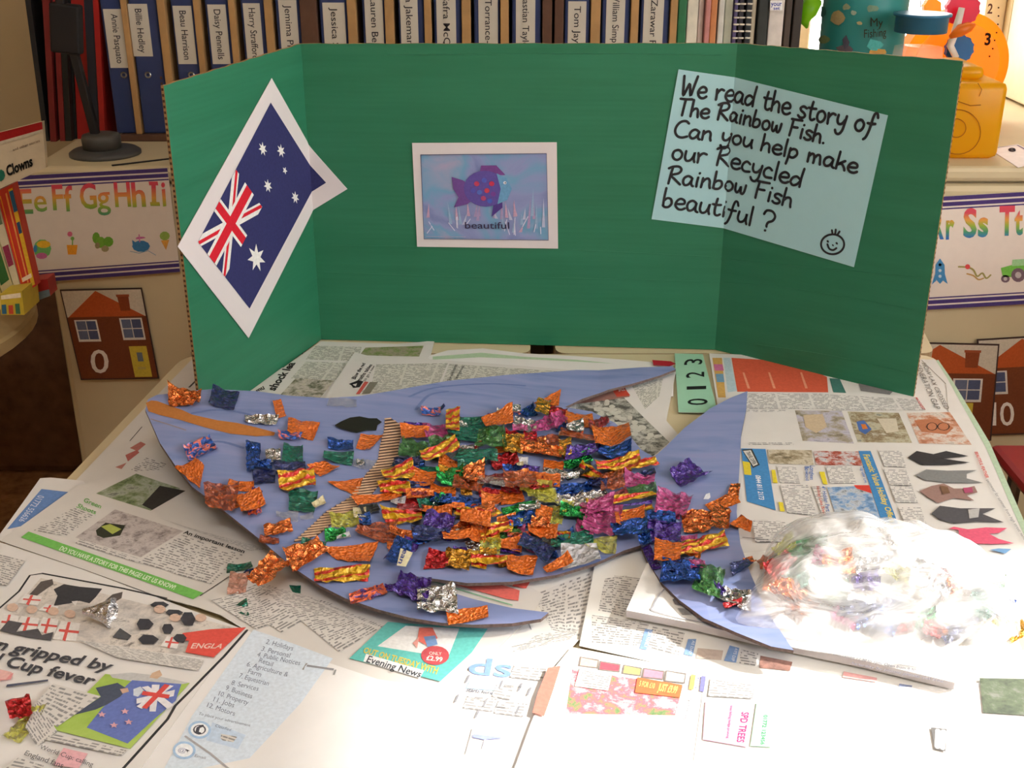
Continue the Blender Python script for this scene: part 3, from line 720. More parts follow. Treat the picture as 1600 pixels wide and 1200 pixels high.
# unseen panel added above the overhead fill light
t = empty('fill_panel', (-.1, -.2, H), 'unseen rectangular panel added above the overhead fill light', 'lamp')
MB().box((-.72, -.47, 2.61), (.52, .07, H), whitem, .006).build('housing', t)

# ================================================================ TABLE
def ext(p, q, y):
    return p+(q-p)*((y-p.y)/(q.y-p.y))
L1, L2 = onz(296, 547, TZ), onz(104, 748, TZ)
R1, R2 = onz(1474, 577, TZ), onz(1600, 822, TZ)
YB, YF = onz(800, 553, TZ).y, .56
bl, fl, br, fr = ext(L1, L2, YB), ext(L1, L2, YF), ext(R1, R2, YB), ext(R1, R2, YF)
tt = empty('classroom_table', ((bl.x+br.x)/2, 1.15, 0), 'cream topped classroom table covered with newspapers', 'table')
def rounded(pts, r, n=5):
    out = []
    for i, p in enumerate(pts):
        a, b = Vector(pts[i-1]), Vector(pts[(i+1) % len(pts)]); p = Vector(p)
        u, v = (a-p).normalized()*r, (b-p).normalized()*r
        for k in range(n+1):
            t = k/n; out.append(tuple((p+u)*(1-t)**2+p*2*t*(1-t)+(p+v)*t*t))
    return out
tp = rounded([(fl.x, fl.y), (fr.x, fr.y), (br.x, br.y), (bl.x, bl.y)], .04)
topm = flat((214, 198, 162), .35, grain=.02, scale=8); edgem = flat((150, 128, 96), .5)
n = len(tp); vs = [(x, y, TZ-.0005) for x, y in tp]+[(x, y, TZ-.024) for x, y in tp]
mk('table_top', vs, [list(range(n)), [n+i for i in range(n)][::-1]]+[[i, n+i, n+(i+1) % n, (i+1) % n] for i in range(n)], [topm, edgem], tt, [0, 0]+[1]*n)
for x, y in ((fl.x+.12, fl.y+.12), (fr.x-.12, fr.y+.12), (br.x-.08, br.y-.08), (bl.x+.08, bl.y-.08)):
    MB().tube([(x, y, 0), (x, y, TZ-.024)], .016, gm2, 14).build('leg', tt)
MB().box((min(fl.x, bl.x)+.25, YB-.10, TZ-.09), (max(br.x, fr.x)-.25, YB-.08, TZ-.024), gm2).build('frame_rail', tt)

# two small tables behind, pushed together, on which the board stands
YN, YK = YB+.003, 1.80
bn, bk_, rn, rk = ext(L1, L2, YN), ext(L1, L2, YK), ext(R1, R2, YN), ext(R1, R2, YK)
for nm, (xa, xb, xc, xd), lbl in (('l', (bn.x, onz(829, 547, TZ).x, onz(829, 547, TZ).x, bk_.x), 'cream side table behind the newspapers, left of the dark gap'), ('r', (onz(868, 547, TZ).x, rn.x, rk.x, onz(868, 547, TZ).x), 'cream side table behind the newspapers, right of the dark gap')):
    t2 = empty('side_table', ((xa+xb)/2, (YN+YK)/2, 0), lbl, 'table')
    P_ = rounded([(xa, YN), (xb, YN), (xc, YK), (xd, YK)], .022); n = len(P_)
    vs = [(x, y, TZ-.0005) for x, y in P_]+[(x, y, TZ-.024) for x, y in P_]
    mk('table_top', vs, [list(range(n)), [n+i for i in range(n)][::-1]]+[[i, n+i, n+(i+1) % n, (i+1) % n] for i in range(n)], [topm, edgem], t2, [0, 0]+[1]*n)
    for x, y in ((xa+.06, YN+.05), (xb-.06, YN+.05), (xc-.06, YK-.04), (xd+.06, YK-.04)): MB().tube([(x, y, 0), (x, y, TZ-.024)], .014, gm2, 12).build('leg', t2)

# ================================================================ DISPLAY BOARD
gm_, nt, p = new_mat('green_card')
tc = node(nt, 'ShaderNodeTexCoord'); s = node(nt, 'ShaderNodeSeparateXYZ', {0: tc.outputs['Object']})
wv = M_(nt, 'SINE', M_(nt, 'MULTIPLY', s.outputs[2], 900.0))
nz = node(nt, 'ShaderNodeTexNoise', {'Vector': node(nt, 'ShaderNodeMapping', {'Vector': tc.outputs['Object'], 'Scale': (1, 1, 12)}).outputs[0], 'Scale': 5, 'Detail': 3})
nt.links.new(ramp(nt, nz.outputs[0], [(.3, C(40, 112, 82)), (.7, C(46, 120, 90))]), p.inputs['Base Color'])
h_ = M_(nt, 'ADD', M_(nt, 'MULTIPLY', wv, .12), M_(nt, 'MULTIPLY', nz.outputs[0], 1.2))
b_ = node(nt, 'ShaderNodeBump', {'Height': h_, 'Strength': .35, 'Distance': .001}); nt.links.new(b_.outputs[0], p.inputs['Normal'])
p.inputs['Roughness'].default_value = .42; p.inputs['Specular IOR Level'].default_value = .35
brown = flat((158, 122, 78), .85, grain=.15, scale=200)
board = empty('display_board', tuple((F1+F2)/2), 'green three panel cardboard display board standing on the table', 'display board')
TH = .004
def panel(a0, a1, name, h0=BH, h1=BH):
    vs, fs, fm = [], [], []; n = 24
    for i in range(n+1):
        a = a0+(a1-a0)*i/n; a_ = min(max(a, a0+1e-6), a1-1e-6); h = h0+(h1-h0)*i/n+0.0005*math.sin(i*2.1+a0*9)
        for d in (0, -TH):
            for z in (.0006, h): vs.append(BOARD.at(a_, z, d))
    for i in range(n):
        k = 4*i; K = k+4
        fs += [[k, K, K+1, k+1], [k+2, k+3, K+3, K+2], [k+1, K+1, K+3, k+3], [k, k+2, K+2, K]]; fm += [0, 1, 1, 1]
    fs += [[0, 1, 3, 2], [4*n, 4*n+2, 4*n+3, 4*n+1]]; fm += [1, 1]
    o = mk(name, vs, fs, [gm_, brown], board, fm)
    # open flutes along the cut edges
    return o
wl, wr = (F1-N1).length, (N2-F2).length
pl = panel(-wl, 0, 'left_wing', .428, .434); pc = panel(0, BOARD.w, 'middle_panel', .434, .440); pw = panel(BOARD.w, BOARD.w+wr, 'right_wing', .440, .442)
def flutes(par, a0, a1, vertical, zt):
    mb = MB(); dk = flat((70, 46, 28), .9)
    n = int((abs(a1-a0) if not vertical else BH)/.0065)
    for i in range(n):
        if vertical:
            z = .006+i*.0065; e = .0004 if a0 > 0 else -.0004
            c = BOARD.at(a0, z, -TH*.5); u = BOARD.pl.n if a0 < 0 else BOARD.pr.n; w_ = (BOARD.dl if a0 < 0 else BOARD.dr)*e
            mb.add([c+u*TH*.34+w_, c-u*TH*.34+w_, c-u*TH*.34+w_+Vector((0, 0, .003)), c+u*TH*.34+w_+Vector((0, 0, .003))], [[0, 1, 2, 3]], dk)
    stuff(mb.build('corrugated_edge', par))
flutes(pl, -wl, 0, True, 0); flutes(pw, BOARD.w+wr, 0, True, 0)
# creases pressed into the card
for q in ([(500, 382), (700, 386), (860, 389), (1118, 402)], [(498, 426), (700, 434), (900, 436), (1116, 440)]):
    pass
for P_ in ([(506, 383), (700, 386), (860, 389), (1112, 401)], [(506, 425), (700, 432), (860, 434), (1112, 440)], [(1126, 404), (1250, 416), (1440, 434)], [(1126, 441), (1250, 452), (1430, 484)], [(1180, 538), (1300, 556), (1430, 585)], [(1126, 86), (1000, 84), (800, 84), (600, 86)]):
    MB().tube([BOARD.at(*BOARD.proj(*p_), .0001) for p_ in smooth_line(P_, 4)], .0007, gm_, 6).build('crease', board)
# ---- Australian flag sheet (bends across the left fold)
qf = [BOARD.proj(276, 385), BOARD.proj(423, 122), BOARD.proj(543, 295), BOARD.proj(387, 528)]
paperw = flat((220, 212, 214), .55, grain=.01)
def board_sheet(q2, name, m, d=.0016):
    bm = bmesh.new(); N = 10
    g = [[bm.verts.new((*bil(q2, i/N, j/N), 0)) for i in range(N+1)] for j in range(N+1)]
    for j in range(N):
        for i in range(N): bm.faces.new((g[j][i], g[j+1][i], g[j+1][i+1], g[j][i+1]))
    for c in (0.0, BOARD.w): bmesh.ops.bisect_plane(bm, geom=bm.verts[:]+bm.edges[:]+bm.faces[:], plane_co=(c, 0, 0), plane_no=(1, 0, 0))
    a = [(v.co.x, v.co.y) for v in bm.verts]; bm.verts.index_update()
    fs = [[v.index for v in f.verts] for f in bm.faces]; n = len(a)
    vs = [BOARD.at(x, y, d) for x, y in a]+[BOARD.at(x, y, d-.0006) for x, y in a]
    be = [(e.verts[0].index, e.verts[1].index) for e in bm.edges if e.is_boundary]; bm.free()
    return mk(name, vs, fs+[[i+n for i in f[::-1]] for f in fs]+[[x, y, y+n, x+n] for x, y in be], m)
fo = board_sheet(qf, 'flag_sheet', paperw); tag(fo, 'white sheet with the Australian flag, tilted on the left wing', 'picture')
fi = [BOARD.proj(307, 378), BOARD.proj(421, 160), BOARD.proj(510, 285), BOARD.proj(388, 482)]
def lerp2(a, b, t): return (a[0]*(1-t)+b[0]*t, a[1]*(1-t)+b[1]*t)
navy, wht, red = (52, 54, 102), (230, 228, 226), (208, 36, 52)
pr = Print(BOARD, .0019); F_ = lambda pts, c: pr.uv(fi, pts, c)
F_([(0, 0), (1, 0), (1, 1), (0, 1)], navy); pr.build('flag_field', fo)
pr = Print(BOARD, .0022); D = .062
def band(a, b, w, c):
    a, b = Vector(a), Vector(b); A = Vector((2, 1)); t = Vector(((b-a).x*2, (b-a).y)).normalized(); nn = Vector((-t.y, t.x))*w/2; nn = Vector((nn.x/2, nn.y))
    pts = [a+nn, b+nn, b-nn, a-nn]
    # clip to the canton
    from itertools import product
    def clip(P, ax, v, sgn):
        out = []
        for i in range(len(P)):
            p, q = P[i-1], P[i]; ip, iq = sgn*(p[ax]-v) <= 0, sgn*(q[ax]-v) <= 0
            if ip != iq: t_ = (v-p[ax])/(q[ax]-p[ax]); out.append(p+(q-p)*t_)
            if iq: out.append(q)
        return out
    for ax, v, sg in ((0, 0, -1), (0, .5, 1), (1, 0, -1), (1, .5, 1)): pts = clip(pts, ax, v, sg)
    if len(pts) > 2: pr.uv(fi, [tuple(p) for p in pts], c)
band((-.1, -.1), (.6, .6), .10, wht); band((-.1, .6), (.6, -.1), .10, wht)
band((0, .012), (.25, .262), .034, red); band((.25, .238), (.5, .488), .034, red); band((0, .488), (.25, .238), .034, red); band((.25, .262), (.5, .012), .034, red)
F_([(.25-.042, 0), (.25+.042, 0), (.25+.042, .5), (.25-.042, .5)], wht); F_([(0, .25-.084), (.5, .25-.084), (.5, .25+.084), (0, .25+.084)], wht)
F_([(.225, 0), (.275, 0), (.275, .5), (.225, .5)], red); F_([(0, .2), (.5, .2), (.5, .3), (0, .3)], red)
pr.build('union_canton', fo)
def star(u, v, r, n=7):
    F_([(u+r/2*k*math.sin(math.pi*i/n), v-r*k*math.cos(math.pi*i/n)) for i in range(2*n) for k in [1 if i % 2 == 0 else .45]], wht)
for u, v, r, n in ((.25, .75, .15, 7), (.75, .17, .07, 7), (.625, .44, .07, 7), (.86, .38, .07, 7), (.75, .83, .07, 7), (.80, .54, .042, 5)):
    pr = Print(BOARD, .0022); star(u, v, r, n); pr.build('star', fo)
# ---- picture sheet on the middle panel
qp = [BOARD.proj(644, 223), BOARD.proj(870, 222), BOARD.proj(872, 388), BOARD.proj(652, 385)]
po = board_sheet(qp, 'picture_sheet', paperw); tag(po, 'white bordered underwater picture captioned beautiful on the middle panel', 'picture')
qi = [BOARD.proj(658, 241), BOARD.proj(854, 239), BOARD.proj(857, 374), BOARD.proj(663, 372)]
pm_, nt, p = new_mat('watercolour_print')
tc = node(nt, 'ShaderNodeTexCoord'); nz = node(nt, 'ShaderNodeTexNoise', {'Vector': tc.outputs['Object'], 'Scale': 14, 'Detail': 5, 'Distortion': .8})
nt.links.new(ramp(nt, nz.outputs[0], [(.3, C(112, 124, 178)), (.45, C(140, 150, 196)), (.55, C(110, 160, 196)), (.7, C(176, 160, 190))]), p.inputs['Base Color']); p.inputs['Roughness'].default_value = .5
patch(BOARD, qi, pm_, 'picture_print', po, d=.0019, raw=True)
pr = Print(BOARD, .0023); I_ = lambda pts, c, m=None: pr.uv(qi, pts, c, m=m)
for i in range(26):
    u = random.uniform(.02, .98); hgt = random.uniform(.10, .34)*(1.2 if u > .8 or u < .3 else .7); base = random.uniform(.70, .93)
    I_([(u-.012, base), (u+random.uniform(-.03, .03), base-hgt), (u+.014, base)], random.choice([(186, 190, 216), (170, 150, 190), (150, 176, 206), (196, 160, 186)]))
for i in range(14):
    u = random.choice([random.uniform(0, .35), random.uniform(.6, .98)]); pr.line([bil(qi, u, random.uniform(.8, .97)), bil(qi, u+random.uniform(-.05, .05), random.uniform(.72, .85))], .0012, (206, 206, 226))
pr.build('seaweed_print', po)
# plain generic fish in place of the book's drawing
pr = Print(BOARD, .0032); I = I_
I([(.40, .38), (.33, .30), (.24, .26), (.25, .40), (.29, .50), (.25, .62), (.36, .58), (.43, .50)], (112, 78, 146))
I([(.46, .26), (.48, .13), (.60, .13), (.67, .24)], (118, 72, 140)); I([(.57, .56), (.55, .73), (.64, .62), (.64, .54)], (84, 64, 136))
I([(.505+.17*math.cos(a*math.pi/12), .40+.21*math.sin(a*math.pi/12)) for a in range(24)], (98, 84, 160))
I([(.60, .22), (.68, .28), (.72, .40), (.68, .53), (.60, .58), (.63, .40)], (110, 160, 200))
pr.build('fish_print', po)
pr = Print(BOARD, .0038)
for u, v, c in ((.44, .34, (190, 70, 100)), (.50, .30, (90, 100, 190)), (.56, .34, (196, 60, 90)), (.46, .44, (90, 110, 190)), (.52, .42, (200, 70, 90)), (.57, .46, (120, 70, 150)), (.49, .51, (180, 80, 120)), (.41, .42, (90, 90, 180)), (.54, .54, (80, 100, 190))):
    I([(u+.022*math.cos(a*math.pi/4), v+.03*math.sin(a*math.pi/4)) for a in range(8)], c)
I([(.665+.013*math.cos(a*math.pi/4), .33+.018*math.sin(a*math.pi/4)) for a in range(8)], (235, 235, 240)); I([(.668+.005*math.cos(a*math.pi/4), .33+.008*math.sin(a*math.pi/4)) for a in range(8)], (20, 20, 30))
pr.build('scale_print', po)
pr = Print(BOARD, .0042); pr.text('beautiful', [bil(qi, .335, .79), bil(qi, .69, .79), bil(qi, .69, .868), bil(qi, .335, .868)], (60, 50, 80), .006, raw=True)
pr.line([bil(qi, .02, .97), bil(qi, .34, .97)], .0008, (180, 170, 200))
pr.build('caption', po)
pr = Print(BOARD, .0042); pr.line([bil(qi, u, v) for u, v in ((0, 0), (1, 0), (1, 1), (0, 1), (0, 0))], .0012, (90, 90, 120)); pr.build('frame_line', po)
# ---- handwritten note
qn = [BOARD.proj(1060, 108), BOARD.proj(1388, 180), BOARD.proj(1335, 417), BOARD.proj(1018, 342)]
no = board_sheet(qn, 'handwritten_note', flat((164, 206, 214), .6, grain=.01), .0018); tag(no, 'pale blue handwritten note on the right wing', 'note')
G = {
 'W': (.66, [[(0, 1), (.04, .5), (.10, .02), (.24, .45), (.32, .62), (.42, .05), (.52, .5), (.62, 1.05)]]),
 'e': (.42, [[(.05, .26), (.22, .28), (.38, .34), (.36, .50), (.20, .56), (.06, .42), (.03, .2), (.14, .02), (.3, .0), (.43, .1)]]),
 'r': (.38, [[(.03, .52), (.06, .25), (.06, 0)], [(.06, .3), (.14, .46), (.24, .54), (.36, .50)]]),
 'a': (.46, [[(.36, .48), (.2, .56), (.05, .42), (.02, .18), (.12, .02), (.26, .08), (.36, .3), (.38, .5), (.37, .2), (.40, .05), (.47, .0)]]),
 'd': (.50, [[(.38, .40), (.22, .50), (.06, .38), (.02, .14), (.14, .0), (.30, .1), (.40, .3)], [(.46, 1.0), (.42, .5), (.42, 0)]]),
 't': (.36, [[(.16, .88), (.12, .4), (.14, .08), (.24, 0), (.36, .08)], [(0, .56), (.16, .55), (.34, .58)]]),
 'h': (.42, [[(.04, 1.0), (.03, .5), (.02, 0)], [(.03, .28), (.14, .46), (.26, .5), (.34, .38), (.36, .15), (.38, 0)]]),
 's': (.36, [[(.34, .50), (.18, .56), (.05, .46), (.10, .34), (.24, .26), (.32, .14), (.24, .02), (.10, .0), (.0, .08)]]),
 'o': (.42, [[(.2, .54), (.06, .44), (.02, .22), (.10, .04), (.24, .0), (.36, .14), (.38, .36), (.28, .52), (.18, .54)]]),
 'y': (.44, [[(.04, .54), (.04, .28), (.12, .12), (.26, .16), (.38, .36)], [(.42, .56), (.38, .2), (.34, -.15), (.22, -.36), (.08, -.34), (.02, -.20)]]),
 'f': (.42, [[(.44, .80), (.38, .98), (.28, .96), (.22, .7), (.18, .2), (.10, -.2), (.0, -.34)], [(.04, .46), (.2, .46), (.38, .50)]]),
 'T': (.56, [[(0, .98), (.28, .98), (.58, 1.02)], [(.28, .98), (.25, .5), (.24, 0)]]),
 'R': (.56, [[(.12, .96), (.08, .5), (.06, 0)], [(-.04, .88), (.12, 1.0), (.36, 1.04), (.48, .88), (.40, .66), (.10, .50), (.28, .30), (.54, .02)]]),
 'i': (.18, [[(.08, .54), (.07, .25), (.08, 0)], [(.11, .78), (.12, .80)]]),
 'n': (.42, [[(.04, .54), (.04, .25), (.03, 0)], [(.04, .30), (.14, .48), (.26, .54), (.34, .40), (.36, .15), (.39, 0)]]),
 'b': (.44, [[(.05, 1.0), (.04, .5), (.04, .04)], [(.04, .32), (.16, .48), (.32, .46), (.38, .24), (.28, .04), (.12, 0), (.03, .08)]]),
 'w': (.52, [[(.03, .54), (.04, .2), (.12, .02), (.22, .18), (.26, .42), (.30, .1), (.38, .02), (.46, .2), (.48, .56)]]),
 'F': (.50, [[(.10, .98), (.08, .5), (.06, 0)], [(.0, .98), (.26, .99), (.54, 1.02)], [(.08, .54), (.24, .54), (.38, .56)]]),
 '.': (.14, [[(.04, .03), (.06, .04)]]),
 'C': (.58, [[(.54, .88), (.40, 1.0), (.20, .92), (.05, .66), (.03, .34), (.14, .08), (.34, .0), (.56, .10)]]),
 'u': (.44, [[(.04, .54), (.03, .2), (.12, .02), (.26, .08), (.36, .3), (.39, .54), (.38, .2), (.43, .0)]]),
 'l': (.16, [[(.09, 1.0), (.07, .5), (.08, 0)]]),
 'p': (.44, [[(.05, .54), (.03, 0), (.0, -.42)], [(.04, .36), (.16, .52), (.32, .50), (.38, .28), (.28, .06), (.14, .02), (.04, .1)]]),
 'm': (.62, [[(.03, .54), (.04, 0)], [(.04, .32), (.14, .50), (.24, .48), (.28, .2), (.28, 0)], [(.28, .30), (.38, .50), (.50, .50), (.54, .25), (.57, 0)]]),
 'k': (.42, [[(.05, 1.0), (.04, 0)], [(.34, .54), (.06, .24), (.22, .34), (.36, .14), (.40, 0)]]),
 'c': (.38, [[(.34, .46), (.20, .56), (.06, .42), (.03, .18), (.14, .02), (.38, .06)]]),
 '?': (.52, [[(.02, .82), (.12, 1.04), (.36, 1.08), (.50, .88), (.44, .62), (.26, .46), (.22, .28), (.23, .22)], [(.20, .0), (.21, .01)]]),
 'g': (.44, [[(.36, .48), (.2, .56), (.05, .42), (.02, .18), (.14, .02), (.3, .12), (.38, .5), (.36, -.1), (.28, -.36), (.1, -.34), (.02, -.2)]]),
}
pen = flat((34, 34, 40), .5)
def write(prn, words, q0, q1, cap, w, up):
    """words along the measured baseline q0-q1 (surface coords); cap height cap"""
    a, b = Vector(q0), Vector(q1); t = (b-a); L = t.length; t.normalize()
    adv = sum(.34 if c == ' ' else G[c][0]+.07 for c in words); sx = L/adv; x = 0
    for c in words:
        if c == ' ': x += .34; continue
        wd, st = G[c]
        for s_ in st:
            pts = smooth_line([(x+p[0]+random.uniform(-.008, .008), p[1]) for p in s_], 4)
            prn.line([tuple(a+t*(px_*sx)+up*(py*cap)) for px_, py in pts], w, None, m=pen)
        x += wd+.07
for words, (x0, y0), (x1, y1), ch in (('We read the story of', (1064, 149), (1369, 210), 36), ('The Rainbow Fish.', (1058, 179), (1292, 225), 30), ('Can you help make', (1052, 213), (1342, 271), 30), ('our Recycled', (1049, 248), (1256, 293), 33), ('Rainbow Fish', (1042, 286), (1240, 324), 31), ('beautiful ?', (1034, 322), (1210, 364), 34)):
    pr = Print(BOARD, .0024); a, b = BOARD.proj(x0, y0), BOARD.proj(x1, y1)
    up = (Vector(BOARD.proj(x0+6, y0-ch))-Vector(a)); cap = up.length*.86
    write(pr, words, a, b, cap, .0036, up.normalized()); pr.build('handwriting', no)
pr = Print(BOARD, .0024)
def S2(pts, w=.0028): pr.line([BOARD.proj(*p) for p in smooth_line(pts, 4)], w, None, m=pen)
S2([(1302+18*math.cos(a*math.pi/8), 381+15.5*math.sin(a*math.pi/8)) for a in range(-5, 12)])
S2([(1294, 376), (1295, 377)]); S2([(1308, 379), (1309, 380)]); S2([(1294, 381), (1297, 388), (1303, 390), (1308, 387)]); S2([(1302, 382), (1303, 383)], .002)
S2([(1301, 359), (1302, 365)]); S2([(1307, 358), (1306, 366)]); S2([(1313, 361), (1309, 367)])
pr.build('smiling_face', no)

# ================================================================ NEWSPAPERS
NP = (215, 211, 207); NPw = (226, 223, 221); TXT = textlines(); TXT2 = textlines(pitch=.0036, dens=.24, inkc=(110, 110, 114)); TXTg = textlines(paper=(206, 204, 194), inkc=(90, 92, 88))
EDGE = flat((170, 164, 156), .9)
class Sheet:
    def __init__(s, k, px, label, rgb=NP, name='newspaper_sheet', thick=.0007):
        s.s = sheet_h(k); s.o = slab(s.s, px, [flat(rgb, .9, grain=.025, scale=30, spec=.1), EDGE], name, thick)
        tag(s.o, label, 'newspaper', 'newspapers spread on the table'); s.pr = None; s.d = .00075
    def txt(s, *q, m=None): s.d += .00005; patch(s.s, list(q), m or TXT, 'article_text', s.o, d=s.d); return s
    def photo(s, q, cols, scale=60, name='printed_photo'):
        s.d += .00005; patch(s.s, list(q), photo(random.randint(1, 99), cols, scale), name, s.o, d=s.d); return s
    def head(s, st, q, rgb=(50, 50, 54), bold=.02, name='headline'):
        pr = Print(s.s, s.d+.00015); pr.text(st, q, rgb, bold); pr.build(name, s.o); return s
    def shapes(s, items, name='printed_block', dd=.00006):
        s.d += .00005
        for i, (pts, rgb) in enumerate(items): pr = Print(s.s, s.d+dd+.00002*i); pr.poly(pts, rgb); pr.build(name, s.o)
        s.d += .00002*len(items); return s
    def rule(s, pts, w, rgb=(60, 60, 62), name='printed_line'):
        pr = Print(s.s, s.d+.0001)
        P = [s.s.proj(*p) for p in pts]; Q = []
        for a, b in zip(P, P[1:]):
            n = max(1, int(math.dist(a, b)/.03)); Q += [lerp2(a, b, i/n) for i in range(n)]
        pr.line(Q+[P[-1]], w, rgb); pr.build(name, s.o); return s
GRN = [(60, 70, 52), (130, 140, 100), (196, 200, 180), (90, 100, 70)]
GREY = [(60, 60, 62), (120, 116, 112), (200, 196, 190), (90, 86, 84)]

# -- base layer: left strip sheet
a = Sheet(0, [(299, 563), (440, 560), (470, 800), (240, 960), (70, 780), (118, 752)], 'newspaper running along the left edge of the table behind the fish head')
a.shapes([([(203, 701), (220, 691), (228, 695), (215, 706)], (186, 120, 112)), ([(196, 712), (214, 704), (218, 708), (200, 722)], (186, 110, 104)), ([(180, 731), (198, 724), (190, 734)], (190, 130, 120))])
a.txt((230, 715), (262, 725), (238, 745), (205, 735)); a.rule([(203, 690), (222, 668)], .001); a.rule([(296, 606), (307, 595)], .003, (90, 86, 84))
# -- back left sheet: shock lea
b = Sheet(1, [(501, 534), (560, 536), (620, 538), (679, 533), (672, 560), (640, 600), (520, 640), (390, 660), (330, 650), (398, 607)], 'newspaper with a shock headline tucked under the left fold of the board')
b.txt((493, 541), (565, 543), (560, 565), (478, 562), m=TXTg); b.txt((478, 566), (545, 568), (525, 594), (455, 592), m=TXTg)
b.photo([(571, 544), (662, 541), (655, 558), (562, 556)], [(70, 84, 60), (120, 140, 80), (160, 150, 130), (90, 110, 60)], 70)
b.photo([(462, 592), (523, 595), (500, 623), (438, 618)], [(44, 44, 46), (120, 120, 100), (200, 190, 180), (130, 150, 70)], 60)
b.head('shock lea', [(417, 609), (450, 567), (462, 568), (429, 612)], (40, 42, 40), .03)
b.head('mu', [(398, 611), (410, 602), (414, 609), (402, 613)], (50, 52, 50), .03)
# -- back sheet with green stripe
c = Sheet(1, [(672, 556), (700, 548), (755, 545), (820, 553), (900, 557), (1052, 569), (1052, 620), (800, 640), (640, 590)], 'newspaper with a pale green top stripe behind the body of the fish', NPw)
c.shapes([([(676, 558), (752, 552), (815, 558), (900, 563), (960, 569), (820, 562), (750, 559), (676, 563)], (176, 200, 168))])
c.head('NEED', [(812, 580), (834, 581), (833, 587), (811, 586)], (70, 70, 70), .02)
# -- sheet with big black type, over both
e = Sheet(2.2, [(554, 551), (590, 560), (618, 558), (700, 564), (800, 571), (905, 580), (900, 640), (640, 660), (500, 650), (510, 618)], 'newspaper page of close text behind the gill strip of the fish')
e.txt((588, 570), (700, 568), (685, 602), (580, 604), m=TXTg); e.txt((702, 569), (905, 583), (880, 604), (690, 602), m=TXTg); e.txt((588, 602), (680, 602), (660, 616), (560, 614), m=TXTg)
e.head('Blow the red', [(549, 592), (566, 568), (571, 569), (555, 594)], (40, 40, 40), .02); e.head('maths tables', [(556, 596), (577, 570), (582, 571), (563, 597)], (40, 40, 40), .02); e.head('to go a new', [(566, 596), (583, 572), (586, 573), (571, 597)], (70, 70, 70), .01)
e.shapes([([(545, 601), (560, 595), (568, 597), (562, 606), (552, 607), (549, 603)], (40, 40, 42)), ([(551, 602), (558, 600), (556, 605)], (210, 205, 200))])
e.shapes([([(570, 597), (576, 598), (562, 617), (556, 617)], (196, 90, 80)), ([(578, 598), (591, 598), (578, 616), (565, 617)], (130, 126, 112))])
e.head('Our old home', [(698, 597), (710, 571), (715, 571), (703, 598)], (90, 90, 88), .01); e.head('a new garden', [(706, 597), (722, 573), (726, 573), (712, 598)], (90, 90, 88), .01)
# -- crowd photo sheet, seen between fin and tail
f = Sheet(1.4, [(950, 596), (1050, 577), (1056, 582), (1041, 658), (1062, 682), (1030, 712), (1008, 716), (900, 680), (840, 650)], 'newspaper with a grey crowd photo between the top fin and the tail')
f.photo([(885, 640), (957, 604), (1046, 692), (1020, 714)], [(52, 52, 50), (96, 96, 90), (190, 188, 178), (70, 70, 66)], 55)
pr = Print(f.s, f.d+.0003)
for i in range(40):
    t_ = random.random(); w_ = random.uniform(-.4, .9); x = 925+95*t_+22*w_; y = 634+62*t_-12*w_
    if x < 1035: pr.blob(x, y, random.uniform(4, 7), random.uniform(2.5, 4), (196, 194, 184), 8, .1)
pr.build('crowd_faces', f.o)
f.shapes([([(935, 612), (975, 603), (984, 621), (950, 626), (900, 632)], (150, 110, 100)), ([(957, 611), (974, 605), (985, 619), (964, 621)], (190, 72, 54))])
f.head('SALE', [(962, 606), (973, 604), (977, 611), (967, 613)], (222, 210, 200), .0)
f.txt((985, 600), (1036, 592), (1030, 620), (1008, 640), m=TXTg)
mb = Print(sheet_h(2), .0016); mb.poly([(1019, 564), (1048, 566), (1056, 570), (1046, 574), (1021, 572)], (164, 36, 48)); o = mb.build('red_paper_scrap'); tag(o, 'small red paper scrap at the tip of the top fin', 'paper')
# -- number strip
o = slab(sheet_h(1.2), [(1054, 553), (1098, 554), (1122, 646), (1060, 645)], [flat((158, 206, 178), .5, grain=.02), EDGE], 'number_strip', .0008); tag(o, 'mint green number strip reading 0 1 2 3 right of the fin', 'number strip')
for st, q in (('3', [(1068, 572), (1072, 562), (1098, 562), (1096, 570)]), ('2', [(1071, 592), (1074, 582), (1100, 582), (1100, 590)]), ('1', [(1073, 610), (1073, 605), (1103, 604), (1103, 609)]), ('0', [(1073, 634), (1076, 624), (1106, 624), (1104, 634)])):
    (tlx, tly), (trx, try_), (brx, bry), (blx, bly) = q
    pr = Print(sheet_h(1.2), .0011); pr.text(st, q, (30, 36, 34), .008); pr.build('digit', o)
# -- right hand sheets
g = Sheet(1, [(1108, 553), (1200, 556), (1445, 562), (1476, 588), (1520, 668), (1300, 700), (1140, 690), (1122, 640)], 'newspaper with an orange advert along the foot of the right wing')
g.shapes([([(1113, 560), (1128, 560), (1134, 622), (1122, 622)], (200, 160, 90)), ([(1115, 570), (1129, 570), (1131, 580), (1117, 580)], (196, 110, 150)), ([(1118, 585), (1130, 585), (1132, 598), (1120, 598)], (110, 150, 180)), ([(1130, 560), (1141, 560), (1151, 612), (1137, 614)], (176, 196, 204)), ([(1143, 560), (1240, 566), (1292, 590), (1294, 614), (1152, 613)], (206, 92, 66)), ([(1296, 592), (1312, 593), (1322, 615), (1302, 614)], (70, 120, 112))])
for x in (1160, 1200, 1250): g.shapes([([(x, 583), (x+3, 583), (x+12, 608), (x+8, 608)], (226, 150, 120))])
g.shapes([([(1340, 597), (1400, 608), (1390, 618), (1345, 612)], (130, 126, 128))])
g.txt((1162, 616), (1290, 616), (1300, 640), (1165, 640)); g.txt((1290, 617), (1432, 625), (1446, 642), (1300, 642)); g.txt((1160, 642), (1228, 642), (1240, 690), (1165, 688))
